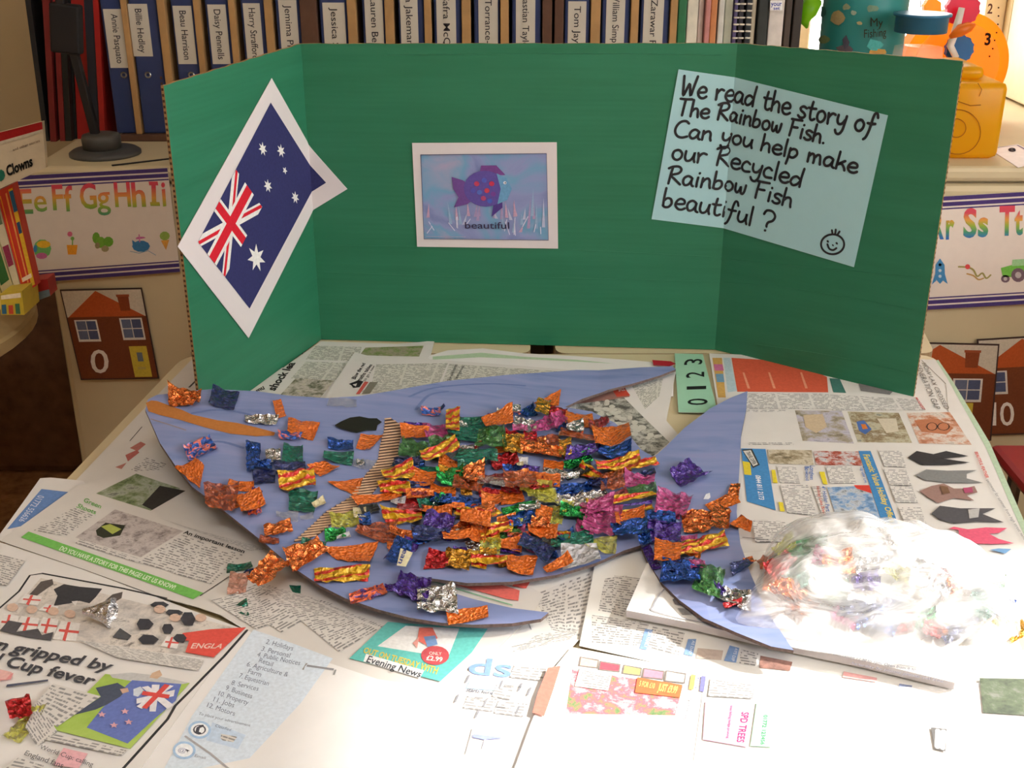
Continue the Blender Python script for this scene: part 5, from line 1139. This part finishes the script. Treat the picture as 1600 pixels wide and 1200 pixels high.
nz = node(nt, 'ShaderNodeTexNoise', {'Vector': mp.outputs[0], 'Scale': 3.2, 'Detail': 5, 'Distortion': .7})
nt.links.new(ramp(nt, nz.outputs[0], [(.25, C(98, 116, 168)), (.42, C(124, 138, 184)), (.6, C(136, 146, 190)), (.75, C(144, 146, 190))]), p.inputs['Base Color'])
p.inputs['Roughness'].default_value = .6; p.inputs['Specular IOR Level'].default_value = .3
nt.links.new(node(nt, 'ShaderNodeBump', {'Height': nz.outputs[0], 'Strength': .25, 'Distance': .002}).outputs[0], p.inputs['Normal'])
card_edge = flat((104, 88, 84), .9, grain=.3, scale=300)
fish = slab(FS, outline, [fm, card_edge], 'cardboard_fish', .0035, d=-.0035)
tag(fish, 'large blue painted cardboard fish with sweet wrapper scales lying on the newspapers', 'collage')
pr = Print(FS, .0004); pr.poly([(228, 630), (236, 626), (246, 627), (262, 633), (285, 641), (300, 648), (340, 657), (370, 661), (400, 668), (430, 676), (428, 681), (400, 682), (360, 678), (320, 668), (280, 656), (250, 649), (232, 643)], (182, 118, 62)); pr.build('painted_mouth', fish)
pr = Print(FS, .0003)
for pts in ([(300, 646), (330, 641), (360, 642), (390, 648)], [(300, 700), (340, 690), (380, 700)], [(640, 620), (680, 606), (760, 600), (820, 603)], [(650, 640), (670, 618), (700, 612)]):
    pr = Print(FS, .0003); pr.line([FS.proj(*q) for q in smooth_line(pts)], .004, (108, 124, 172)); pr.build('brush_mark', fish)
pr = Print(FS, .0003); pr.line([FS.proj(*q) for q in smooth_line([(236, 655), (262, 663), (290, 672)])], .002, (150, 138, 146)); pr.build('brush_mark', fish)
# gill strip where the corrugation of the card lies bare
gill = [(606, 655, 5), (612, 663, 11), (614, 672, 14), (612, 682, 15), (609, 694, 15), (607, 706, 15), (607, 716, 16), (600, 728, 17), (592, 738, 19), (585, 748, 19), (577, 758, 18), (570, 767, 17), (562, 777, 17), (548, 787, 20), (533, 797, 22), (520, 806, 19), (508, 816, 17), (496, 826, 16), (482, 838, 15), (468, 846, 10)]
pr = Print(FS, .0005); L_, R_e = [], []
for x, y, w_ in gill: L_.append((x-w_, y+2)); R_e.append((x+w_, y-1))
pr.poly(L_+R_e[::-1], (92, 74, 66)); pr.build('bare_card', fish)
tan = flat((196, 162, 132), .9, grain=.12, scale=200)
y = 655.0; gi = 0
while y < 845:
    k_ = next(i for i in range(len(gill)-1) if gill[i][1] <= y <= gill[i+1][1]+.01); g0, g1 = gill[k_], gill[k_+1]; t_ = (y-g0[1])/(g1[1]-g0[1])
    x = g0[0]*(1-t_)+g1[0]*t_; w_ = g0[2]*(1-t_)+g1[2]*t_
    a_, b_ = FS.proj(x-w_, y+w_*.12), FS.proj(x+w_, y-w_*.12)
    MB().tube([FS.at(a_[0]*(1-i/3)+b_[0]*i/3, a_[1]*(1-i/3)+b_[1]*i/3, .0006) for i in range(4)], .0011, tan, 5).build('corrugation_rib', fish)
    y += 4.6

# ---------------------------------------------------------------- foil and cellophane
def foil_mat(kind):
    if ('foil', kind) in MATS: return MATS[('foil', kind)]
    spec = {'O': ((250, 126, 42), .35, .26), 'X': ((250, 140, 70), .85, .2), 'S': ((226, 226, 230), 1.0, .22), 'B': ((30, 84, 178), .7, .25), 'K': ((30, 32, 30), 0, .6), 'D': ((34, 48, 112), .3, .25),
            'G': ((40, 176, 86), .8, .22), 'T': ((20, 120, 98), .25, .2), 'g': ((58, 118, 48), .1, .18), 'P': ((200, 70, 140), .15, .18), 'V': ((78, 44, 150), .3, .2), 'R': ((206, 34, 44), .6, .25), 'A': ((230, 170, 50), .8, .25),
            'C': ((196, 196, 190), .1, .12), 'N': ((176, 84, 40), .25, .25), 'y': ((206, 204, 70), .15, .15), 'W': ((206, 204, 210), .2, .45), 'E': ((222, 210, 170), 0, .4), 'r': ((140, 24, 36), .3, .3), 'L': ((232, 168, 146), .1, .2)}
    rgb, met, rg = spec.get(kind, spec['O'])
    m, nt, p = new_mat('foil_'+{'O': 'orange', 'X': 'copper', 'S': 'silver', 'B': 'blue', 'K': 'black', 'D': 'dark_blue', 'G': 'green', 'T': 'teal', 'g': 'leaf_green', 'P': 'pink', 'V': 'purple', 'R': 'red', 'A': 'gold', 'C': 'clear', 'N': 'amber', 'y': 'yellow', 'W': 'white', 'E': 'cream', 'r': 'dark_red', 'Y': 'striped', 'M': 'patterned', 'Z': 'purple_orange', 'L': 'pale_pink'}.get(kind, 'x'))
    uv = node(nt, 'ShaderNodeUVMap'); oi = node(nt, 'ShaderNodeObjectInfo')
    vm = node(nt, 'ShaderNodeVectorMath', {0: uv.outputs[0], 1: (40, 40, 40)}, operation='MULTIPLY')
    off = node(nt, 'ShaderNodeCombineXYZ', {0: M_(nt, 'MULTIPLY', oi.outputs['Random'], 53.0), 1: M_(nt, 'MULTIPLY', oi.outputs['Random'], 31.0), 2: 0.0})
    vec = node(nt, 'ShaderNodeVectorMath', {0: vm.outputs[0], 1: off.outputs[0]}, operation='ADD').outputs[0]
    vo = node(nt, 'ShaderNodeTexVoronoi', {'Vector': vec, 'Scale': 7.0 if kind in 'O' else 3.2}); nz = node(nt, 'ShaderNodeTexNoise', {'Vector': vec, 'Scale': 3.6, 'Detail': 3, 'Distortion': 1.0})
    hgt = M_(nt, 'ADD', vo.outputs['Distance'], nz.outputs[0])
    b = node(nt, 'ShaderNodeBump', {'Height': hgt, 'Strength': 1.0, 'Distance': .0022 if kind == 'O' else .0045}); nt.links.new(b.outputs[0], p.inputs['Normal'])
    c = C(*rgb)
    if kind == 'Y':
        s_ = node(nt, 'ShaderNodeSeparateXYZ', {0: node(nt, 'ShaderNodeVectorMath', {0: uv.outputs[0], 1: (1, 1, 1)}, operation='MULTIPLY').outputs[0]})
        f_ = M_(nt, 'SINE', M_(nt, 'ADD', M_(nt, 'MULTIPLY', M_(nt, 'ADD', s_.outputs[1], M_(nt, 'MULTIPLY', s_.outputs[0], .25)), 420.0), M_(nt, 'MULTIPLY', nz.outputs[0], 2.0)))
        col = ramp(nt, M_(nt, 'ADD', M_(nt, 'MULTIPLY', f_, .5), .5), [(0, C(206, 36, 34)), (.26, C(214, 60, 30)), (.32, C(226, 172, 24)), (1, C(226, 180, 30))]); met, rg = .4, .3
    elif kind == 'M':
        col = ramp(nt, nz.outputs[0], [(.4, C(26, 84, 176)), (.5, C(40, 100, 196)), (.52, C(226, 120, 110)), (.62, C(236, 150, 140)), (.66, C(36, 40, 120))], 'CONSTANT'); met, rg = .3, .3
    elif kind == 'Z':
        col = ramp(nt, nz.outputs[0], [(.42, C(70, 40, 120)), (.47, C(226, 96, 50)), (.6, C(230, 110, 60)), (.66, C(90, 60, 130))]); met, rg = .4, .3
    else:
        lo = tuple(x*.7 for x in c[:3])+(1,); hi = tuple(min(1, x*1.2+.015) for x in c[:3])+(1,)
        col = ramp(nt, nz.outputs[0], [(.35, lo), (.6, c), (.72, hi)])
    nt.links.new(col, p.inputs['Base Color']); p.inputs['Metallic'].default_value = met; p.inputs['Roughness'].default_value = rg
    p.inputs['Specular IOR Level'].default_value = .7
    if kind not in 'KEW': p.inputs['Coat Weight'].default_value = .5; p.inputs['Coat Roughness'].default_value = .04; p.inputs['Coat IOR'].default_value = 1.5; nt.links.new(b.outputs[0], p.inputs['Coat Normal'])
    al = {'L': .8, 'C': .35, 'g': .88, 'P': .82, 'y': .72, 'N': .85, 'T': .93, 'W': .95}.get(kind)
    if al: p.inputs['Alpha'].default_value = al
    MATS[('foil', kind)] = m; return m
CNAME = {'L': 'pale pink cellophane', 'O': 'orange textured foil', 'X': 'shiny copper foil', 'S': 'crumpled silver foil', 'B': 'bright blue foil', 'K': 'black paper', 'D': 'dark blue cellophane', 'G': 'bright green foil', 'T': 'teal wrapper', 'g': 'green cellophane', 'P': 'pink cellophane', 'V': 'purple foil', 'R': 'red foil', 'A': 'gold foil', 'C': 'clear cellophane', 'N': 'amber cellophane', 'y': 'yellow cellophane', 'W': 'white backed foil', 'E': 'cream wrapper', 'r': 'dark red foil', 'Y': 'yellow and red striped wrapper', 'M': 'blue and pink patterned wrapper', 'Z': 'orange and purple wrapper'}
PLACED = []
def foil(kind, q, parent=None, surf=None, lift=None, crumple=1.0, curl=1.0, n=9, name='foil_scale', kind_of='s'):
    surf = surf or FS; q2 = [surf.proj(*p) for p in q]
    cx = sum(p[0] for p in q2)/4; cy = sum(p[1] for p in q2)/4; r = max(math.dist(p, (cx, cy)) for p in q2)
    if lift is None:
        k = sum(1 for (x, y, rr) in PLACED if math.dist((x, y), (cx, cy)) < (rr+r)*.55)
        lift = .0008+.0024*min(k, 4); PLACED.append((cx, cy, r))
    w = (math.dist(q2[0], q2[1])+math.dist(q2[3], q2[2]))/2; h = (math.dist(q2[0], q2[3])+math.dist(q2[1], q2[2]))/2
    sd = random.random()*50; crum = {'O': .5, 'K': .25, 'D': .6, 'T': .5, 'W': .5, 'B': .8, 'E': .4}.get(kind, 1.0)*crumple
    amp = min(w, h)*.085*crum; ax = random.uniform(0, math.pi); ca, sa = math.cos(ax), math.sin(ax)
    cr = random.uniform(.10, .30)*curl*min(w, h); tilt = random.uniform(-.10, .10)*w
    vs, uv, fs = [], [], []
    for j in range(n+1):
        for i in range(n+1):
            u, v = i/n, j/n; a, b = bil(q2, u, v)
            e = max(abs(2*u-1), abs(2*v-1)); jag = .05*r*(1 if e > .99 else .5)*crum
            a += jag*noise.noise((a*160+sd, b*160, 1)); b += jag*noise.noise((a*160, b*160+sd, 2))
            f_ = 1.0 if crum < .7 else 1.6
            z = noise.noise((u*2.6*f_+sd, v*2.6*f_, 3))*amp*1.5+abs(noise.noise((u*6*f_, v*6*f_+sd, 4)))*amp*1.5
            s_ = (u-.5)*ca+(v-.5)*sa
            z += cr*(4*s_*s_)*.5+tilt*(u-.5)*.5
            vs.append(surf.at(a, b, max(.0006+.0002*random.random(), lift+z))); uv.append((u*w, v*h))
    for j in range(n):
        for i in range(n): k = j*(n+1)+i; fs.append([k, k+n+1, k+n+2, k+1])
    # thin underside so a piece has two skins
    m = foil_mat(kind)
    o = mk(name, vs, fs, m, parent, uvs=uv, smooth=crum < .7)
    return o
def qr(cx, cy, w, h, rot=0, sk=None):
    c, s = math.cos(math.radians(rot)), math.sin(math.radians(rot)); out = []
    for i, (a, b) in enumerate(((-w/2, -h/2), (w/2, -h/2), (w/2, h/2), (-w/2, h/2))):
        a += random.uniform(-.09, .09)*w; b += random.uniform(-.13, .13)*h; out.append((cx+a*c-b*s, cy+a*s+b*c))
    return out
FO = '''X 290 626 50 25 3|D 349 627 44 28 18|S 408 658 48 13 6|O 436 640 15 24 -15|O 473 671 46 24 12|M 452 684 36 12 5|M 313 705 50 30 -22|B 396 716 24 40 0|S 427 719 22 22 0|B 412 732 30 12 0|T 457 715 32 34 5|D 412 748 34 20 0|D 455 736 50 18 0
Y 466 756 66 28 -6|C 535 632 44 15 6|B 533 698 38 15 2|T 527 716 46 16 8|C 571 728 36 14 5|S 563 726 14 8 0|M 674 645 30 13 -3|D 691 638 10 5 -40|V 650 669 36 12 8|O 647 682 42 20 4|P 686 680 46 28 5|Y 708 666 22 32 5|T 734 673 62 28 0|S 724 668 14 10 0
K 756 658 40 12 -12|V 770 651 16 7 0|S 789 654 26 16 10|O 779 668 46 22 -20|M 806 647 20 10 15|S 806 648 16 10 0|B 827 645 24 17 -25|T 737 688 52 14 4|g 697 700 48 26 -8|g 647 709 42 30 8|g 769 694 46 34 0|R 737 702 32 8 -15|A 802 703 34 28 10|S 820 668 38 22 8|P 812 678 24 10 0|R 808 689 34 18 5|R 828 690 20 16 0
g 668 712 30 16 0|Y 688 719 60 20 -22|C 720 713 34 14 -10|T 743 722 62 20 2|T 737 737 40 16 0|D 634 730 44 22 10|B 655 731 20 8 -12|O 709 733 44 22 15|T 675 738 34 14 5|X 741 751 34 26 -8|G 703 751 42 26 5|Y 620 748 48 24 -12|O 659 751 42 24 6|Y 617 768 48 20 0|D 655 766 36 15 4|R 788 724 42 22 -8|W 816 727 20 12 0
V 826 736 38 12 2|E 812 731 10 6 0|X 797 747 58 13 -6|r 775 753 46 16 -4|O 694 771 40 20 8|N 731 766 40 18 12|C 769 762 44 12 4|S 781 763 34 8 4|N 811 762 50 24 0|R 764 774 34 16 5|O 801 780 34 22 -4|A 728 772 18 12 0|R 843 768 30 12 0|O 836 757 38 22 0
N 848 694 54 18 -6|X 836 706 44 20 10|A 847 645 22 20 15|R 872 649 28 20 5|O 906 658 40 20 2|P 852 671 46 22 -22|P 872 664 20 20 -30|B 877 668 20 16 -20|S 897 677 26 16 -8|E 882 681 20 6 -15|r 936 666 34 13 -20|N 906 691 60 11 16|Z 896 686 30 8 10|V 907 716 46 20 -10|Y 897 713 36 14 -25|A 883 708 18 26 0
X 858 714 46 14 12|B 962 711 54 24 -2|V 938 703 12 10 30|G 902 728 46 16 -16|O 864 732 32 18 5|S 866 746 36 16 10|K 905 742 40 16 -25|S 892 752 24 12 0|Y 966 731 72 20 -14|X 955 742 60 8 -12|Y 1002 733 50 12 -18|D 1014 740 24 10 -15|O 850 759 50 22 8|B 898 767 58 20 -8|D 933 760 28 16 10|N 958 757 36 28 -5|P 998 753 52 22 0|g 1001 773 54 18 -4
y 838 773 46 20 5|y 849 783 46 16 3|S 850 788 42 9 3|B 880 770 36 14 -12|S 892 786 44 20 0|S 933 778 36 18 -15|r 960 784 46 16 -30|r 655 781 24 10 0|P 935 800 52 22 -15|G 809 799 50 18 -8|S 828 803 40 8 -8|B 816 816 40 22 -12|G 897 806 42 18 8|y 887 800 20 20 0|y 869 806 26 30 8|O 849 808 26 32 10|P 942 819 54 50 8|P 915 826 30 24 10
Y 991 790 64 9 -8|V 992 795 62 4 -8|Y 990 800 60 6 -8|O 984 817 48 22 -6|P 1050 793 54 36 10|P 1042 803 34 20 0|O 590 783 70 13 -10|W 622 788 24 10 0|V 626 786 10 8 0|R 647 790 34 22 4|r 640 799 44 12 0|O 657 779 40 13 -4|B 689 784 34 15 5|S 692 794 30 6 5|B 708 792 44 10 4|O 683 803 52 16 4|O 716 803 20 8 0|W 716 806 14 10 0
Y 631 814 66 18 6|N 586 834 62 30 8|O 638 840 50 18 12|X 622 840 30 10 25|V 684 828 46 34 5|V 700 841 14 14 10|D 672 846 54 22 5|B 660 852 30 12 0|X 725 829 44 26 -25|O 715 847 46 14 -8|y 539 815 46 26 -4|E 562 806 20 16 0|K 578 800 28 14 -10|B 570 816 22 16 -10|G 525 838 30 18 0|W 537 843 22 8 -20|C 480 810 20 8 -10|C 447 808 34 13 5
C 760 790 40 12 0|O 770 788 34 18 0|Y 735 798 50 16 0|Y 733 813 44 18 10|X 752 808 40 18 -12|Y 759 812 44 10 -16|O 745 826 48 20 10|O 749 840 26 26 20|O 790 816 30 10 -8|Y 779 835 44 16 -10|P 805 833 32 16 4|Z 812 845 34 14 -3|O 849 834 48 22 5|X 845 825 30 16 0|P 832 855 26 18 10|T 892 849 66 22 -10|K 858 853 24 14 0|y 940 854 50 22 8
O 797 858 38 20 5|V 797 866 30 7 4|Y 768 848 30 14 -10|y 767 861 34 24 15|A 764 872 28 10 0|S 757 870 34 10 4|D 827 860 30 22 20|D 846 872 32 24 40|B 860 868 24 14 0|W 907 874 60 30 -12|B 985 838 56 26 -6|B 1008 828 26 10 10|Y 762 882 60 14 6|A 790 880 26 14 -12|O 814 888 46 26 4|O 873 889 46 18 -28|A 717 879 38 28 4|R 683 876 34 30 5|V 722 861 30 10 5|S 742 870 22 12 0|Y 748 887 24 14 10
N 346 786 50 36 3|O 372 783 14 24 0|O 376 760 42 16 7|E 358 767 18 6 20|V 398 774 18 22 30|O 394 790 38 28 -20|Z 398 803 22 14 -20|T 474 788 44 30 5|E 500 791 20 12 -30|X 436 830 46 20 -12|N 420 845 30 12 5|X 477 872 64 30 -22|T 491 853 40 12 8|O 508 860 10 10 0|Y 540 900 84 26 0|Z 572 931 60 17 -14|V 612 921 22 12 -5|V 647 924 60 38 14|S 684 946 58 38 -6|O 731 965 64 24 -8
O 617 860 24 16 8|Z 614 862 16 8 10|V 643 862 24 22 10|X 1089 820 46 30 2|X 1125 817 30 36 10|O 1132 787 54 18 -26|X 1147 770 18 26 10|B 1033 816 42 16 5|V 1037 838 48 34 5|B 1006 848 20 20 -10|P 1076 844 26 12 0|Y 1098 857 84 24 -16|O 1043 871 42 32 8|X 1080 868 30 10 20|B 1062 902 56 40 5|P 1088 886 28 12 5|g 1105 915 42 40 10|D 1062 888 40 20 0|V 1020 876 14 40 -28|S 1148 936 52 26 20|V 1122 920 26 8 50|R 1145 948 28 8 -15|D 1158 890 34 16 -28|X 1170 880 18 10 -25'''
PIECES = []
for rec in FO.replace('\n', '|').split('|'):
    kd, *nums = rec.split(); cx, cy, w_, h_, r_ = map(float, nums); PIECES.append((cy, kd, qr(cx, cy, w_, h_, r_)))
for kd, q in (('O', [(273, 734), (305, 719), (319, 729), (312, 768)]), ('O', [(480, 733), (508, 722), (532, 735), (501, 747)]), ('O', [(564, 680), (599, 682), (578, 706), (556, 702)]), ('O', [(512, 757), (562, 749), (568, 751), (557, 776)]),
              ('O', [(833, 631), (876, 614), (873, 635), (850, 637)]), ('O', [(922, 675), (982, 668), (986, 696), (930, 703)]), ('V', [(1045, 743), (1077, 723), (1112, 746), (1066, 768)]), ('O', [(1137, 826), (1158, 806), (1175, 824), (1172, 833)]),
              ('O', [(508, 862), (592, 849), (578, 885), (528, 877)])):
    PIECES.append((sum(p_[1] for p_ in q)/4, kd, q))
PIECES.sort(key=lambda t_: t_[0]+random.uniform(-14, 14))
for cy, kd, q in PIECES:
    o = foil(kd, q, fish); o['label'] = CNAME[kd]+' scale'
# scattered small scales filling the densest part of the body
for i in range(22):
    t_ = random.uniform(0, 2*math.pi); r_ = math.sqrt(random.random()); x, y = 790+165*r_*math.cos(t_), 775+88*r_*math.sin(t_)
    kd = random.choice('OXYRRSSABBPVGTyg'); o = foil(kd, qr(x, y, random.uniform(22, 40), random.uniform(12, 20), random.uniform(-30, 30)), fish, lift=.002, n=6); o['label'] = CNAME[kd]+' scale'
# the black eye with a ragged outline
pr = Print(FS, .0022); pr.poly([(523, 667), (533, 661), (547, 655), (562, 653), (577, 656), (589, 656), (597, 662), (590, 667), (588, 675), (573, 675), (557, 679), (543, 675), (530, 671)], (36, 38, 32)); o = pr.build('eye', fish); o['label'] = 'ragged black eye'
# lettered wrapper
o = foil('B', [(620, 851), (646, 861), (634, 899), (598, 890)], fish, lift=.008, n=8); o['label'] = 'blue and cream lettered wrapper'
class Raised:
    cut = 9
    def __init__(s, surf, dz): s.b = surf; s.dz = dz
    def proj(s, x, y): return s.b.proj(x, y)
    def at(s, a, b, d=0): return s.b.at(a, b, d+s.dz)
    def cuts(s, lo, hi): return []
pr = Print(Raised(TableSurf(lambda x, y: hfish(x, y)+.015), .0), .0004); pr.poly([(626, 857), (645, 864), (634, 886), (620, 884)], (222, 214, 180)); pr.d += .0008; pr.text('ean', [(638, 862), (629, 884), (622, 881), (631, 859)], (40, 60, 140), .01)
pr.build('wrapper_print', o)
# smeared white spot of glue on the tail
pr = Print(FS, .0008); pr.poly([(1099, 781), (1103, 773), (1109, 771), (1110, 778), (1107, 781)], (226, 228, 236)); pr.build('glue_spot', fish)
# loose wrappers lying on the newspapers
def loose(kd, q, k, label, lift=.001, cat='foil', **kw):
    o = foil(kd, q, None, sheet_h(k), lift, name=kw.pop('name', 'foil_wrapper'), **kw); tag(o, label, cat, 'loose wrappers off the fish')
loose('T', [(356, 886), (392, 880), (396, 892), (354, 897)], 3, 'teal wrapper scrap beside the fish jaw, above the pink one')
loose('D', [(385, 892), (404, 888), (400, 900), (380, 898)], 3, 'small dark blue wrapper scrap tucked under the copper foil')
loose('L', [(360, 898), (390, 896), (384, 930), (355, 932)], 3, 'pale pink crinkled cellophane beside the fish jaw')
loose('T', [(358, 954), (386, 938), (390, 962), (388, 966)], 3, 'small teal triangle on the text columns, left of the fish jaw')
loose('T', [(452, 918), (470, 916), (470, 930), (458, 928)], 3, 'dark teal scrap in the shadow below the fish jaw')
foil('X', [(424, 874), (456, 891), (411, 931), (386, 914)], fish, lift=.006)['label'] = 'large shiny copper scale overhanging the jaw edge'
loose('R', [(10, 1110), (50, 1100), (54, 1134), (18, 1136)], 4, 'red orange foil lying on the bottom left newspaper', lift=.009)
loose('y', [(44, 1110), (75, 1106), (34, 1166), (4, 1156)], 4, 'yellow cellophane under the red foil at bottom left')
# the silver cup shaped foil
cs = sheet_h(4); mb = MB(); fmS = foil_mat('S'); c0 = Vector(cs.at(*cs.proj(150, 975), .001)); seg = 22; vs, fs = [], []
for j in range(6):
    for i in range(seg):
        a = 2*math.pi*i/seg; rr_ = (.004+.017*(j/5))*(1+.10*noise.noise((i*.9, j*.8, 5))); 
        lx, ly, lz = rr_*math.cos(a)*1.25, rr_*math.sin(a)*.8, .020*(j/5)**.8*(1+.12*noise.noise((i*.7, j, 9)))
        # lies on its side, mouth to the right
        vs.append(c0+Vector((-.010+lz*1.35, ly*.9, .013+lx*.55*(1 if lx > 0 else .9)-.1*lz)))
for j in range(5):
    for i in range(seg): fs.append([j*seg+i, j*seg+(i+1) % seg, (j+1)*seg+(i+1) % seg, (j+1)*seg+i])
fs.append(list(range(seg)))
o = mk('foil_cup', vs, fs, fmS, None, uvs=[(v.x, v.y+v.z) for v in vs]); tag(o, 'crumpled silver foil cup on the England shirts picture', 'foil', 'loose wrappers off the fish')

# ================================================================ PLASTIC BAG OF WRAPPERS
BGS = TableSurf(lambda x, y: TZ+.0195)
base = [(1147, 985), (1160, 950), (1178, 918), (1190, 890), (1198, 858), (1214, 842), (1260, 838), (1330, 842), (1400, 850), (1470, 866), (1530, 886), (1575, 915), (1588, 955), (1592, 1000), (1520, 1010), (1430, 1012), (1340, 1008), (1240, 998)]
b2 = [Vector(BGS.proj(*p)) for p in base]; cen = sum(b2, Vector((0, 0)))/len(b2); cen += Vector((.01, .02))
def ringpt(t):
    n = len(b2); k = t*n; i = int(k) % n; f_ = k-int(k); p0, p1, p2, p3 = b2[i-1], b2[i], b2[(i+1) % n], b2[(i+2) % n]
    return .5*((2*p1)+(p2-p0)*f_+(2*p0-5*p1+4*p2-p3)*f_*f_+(3*p1-p0-3*p2+p3)*f_**3)
def bag_h(r, t, x, y):
    wr_ = .009*abs(noise.noise((x*22, y*22, 1)))+.005*noise.noise((x*60, y*30, 2))
    fade = (1-r**4)
    flap = .7+.3*sm((y-.86)/.12)
    return (.052*(1-r**2.6)**.7*flap+wr_*(1-r**6))*1.0+.0015
seg, rg = 72, 20; vs, fs = [], []
for j in range(rg+1):
    r = j/rg
    for i in range(seg):
        p_ = cen+(ringpt(i/seg)-cen)*r*(1+.0*j); vs.append((p_.x, p_.y, TZ+.0198+bag_h(r, i/seg, p_.x, p_.y)))
for j in range(rg):
    for i in range(seg): fs.append([j*seg+i, j*seg+(i+1) % seg, (j+1)*seg+(i+1) % seg, (j+1)*seg+i][::-1])
m, nt, p = new_mat('clear_plastic_film')
tc = node(nt, 'ShaderNodeTexCoord'); nz = node(nt, 'ShaderNodeTexNoise', {'Vector': node(nt, 'ShaderNodeMapping', {'Vector': tc.outputs['Object'], 'Scale': (1, 2.4, 1), 'Rotation': (0, 0, -.5)}).outputs[0], 'Scale': 16, 'Detail': 4, 'Distortion': 1.5})
nt.links.new(node(nt, 'ShaderNodeBump', {'Height': nz.outputs[0], 'Strength': .8, 'Distance': .006}).outputs[0], p.inputs['Normal'])
p.inputs['Base Color'].default_value = (.92, .93, .96, 1); p.inputs['Roughness'].default_value = .22; p.inputs['Specular IOR Level'].default_value = .8
nt.links.new(ramp(nt, nz.outputs[0], [(.34, (.18,)*3+(1,)), (.54, (.46,)*3+(1,)), (.70, (.85,)*3+(1,))]), p.inputs['Alpha'])
bag = mk('plastic_bag', vs, fs, m, None, smooth=True); tag(bag, 'clear plastic bag full of coloured wrappers at the right', 'bag')
# its folded mouth lying flat towards the viewer
mth = [(1147, 985), (1240, 996), (1340, 1006), (1430, 1010), (1520, 1008), (1590, 998), (1596, 1014), (1560, 1050), (1490, 1052), (1380, 1034), (1260, 1016), (1170, 996)]
slab(TableSurf(lambda x, y: TZ+.0202+.0015*math.sin(50*x+20*y)), mth, m, 'bag_mouth', .0006, bag)
BAGW = []
BG2 = lambda z: TableSurf(lambda x, y: TZ+.0198+z)
spots = [('N', 1205, 880), ('R', 1215, 905), ('g', 1228, 895), ('G', 1240, 868), ('g', 1275, 862), ('y', 1225, 870), ('X', 1235, 935), ('T', 1270, 920), ('X', 1250, 942), ('C', 1290, 935), ('g', 1300, 930), ('D', 1330, 948), ('D', 1345, 955), ('B', 1360, 960), ('D', 1375, 950), ('D', 1395, 945), ('T', 1425, 958), ('G', 1438, 965), ('R', 1405, 972), ('R', 1458, 980), ('X', 1470, 975), ('D', 1490, 985), ('B', 1380, 975), ('P', 1320, 958), ('X', 1495, 925), ('R', 1480, 915), ('T', 1540, 930), ('T', 1530, 950), ('G', 1550, 915), ('B', 1555, 940), ('D', 1520, 955), ('A', 1575, 975), ('A', 1588, 985), ('y', 1565, 970), ('X', 1310, 900), ('S', 1350, 900), ('y', 1400, 905), ('S', 1440, 900), ('P', 1290, 890), ('S', 1380, 880), ('O', 1215, 925), ('V', 1350, 925), ('S', 1460, 935)]
for i, (kd, x, y) in enumerate(spots):
    w_ = random.uniform(34, 52); o = foil(kd, qr(x, y+6, w_, w_*.62, random.uniform(-40, 40)), None, BG2(0), lift=random.uniform(.001, .003) if y > 940 or x > 1520 or x < 1212 else random.uniform(.008, .018), n=7, crumple=1.3 if y < 940 else .8, curl=1 if y < 940 else .2, name='foil_wrapper')
    tag(o, '%s crumpled inside the clear bag, %s %s of it' % (CNAME[kd], 'front' if y > 945 else 'middle' if y > 905 else 'back', 'left end' if x < 1270 else 'left half' if x < 1350 else 'centre' if x < 1430 else 'right half' if x < 1520 else 'right end'), 'foil', 'wrappers inside the plastic bag')

from collections import Counter
ws_ = [o for o in SC.objects if o.get('group') == 'wrappers inside the plastic bag']; ct = Counter(o['label'] for o in ws_)
for lb in [l for l, c in ct.items() if c > 1]:
    same = sorted([o for o in ws_ if o['label'] == lb], key=lambda o: o.location.x)
    for i, o in enumerate(same): o['label'] = lb+(', leftmost' if i == 0 else ', rightmost' if i == len(same)-1 else ', between two alike')
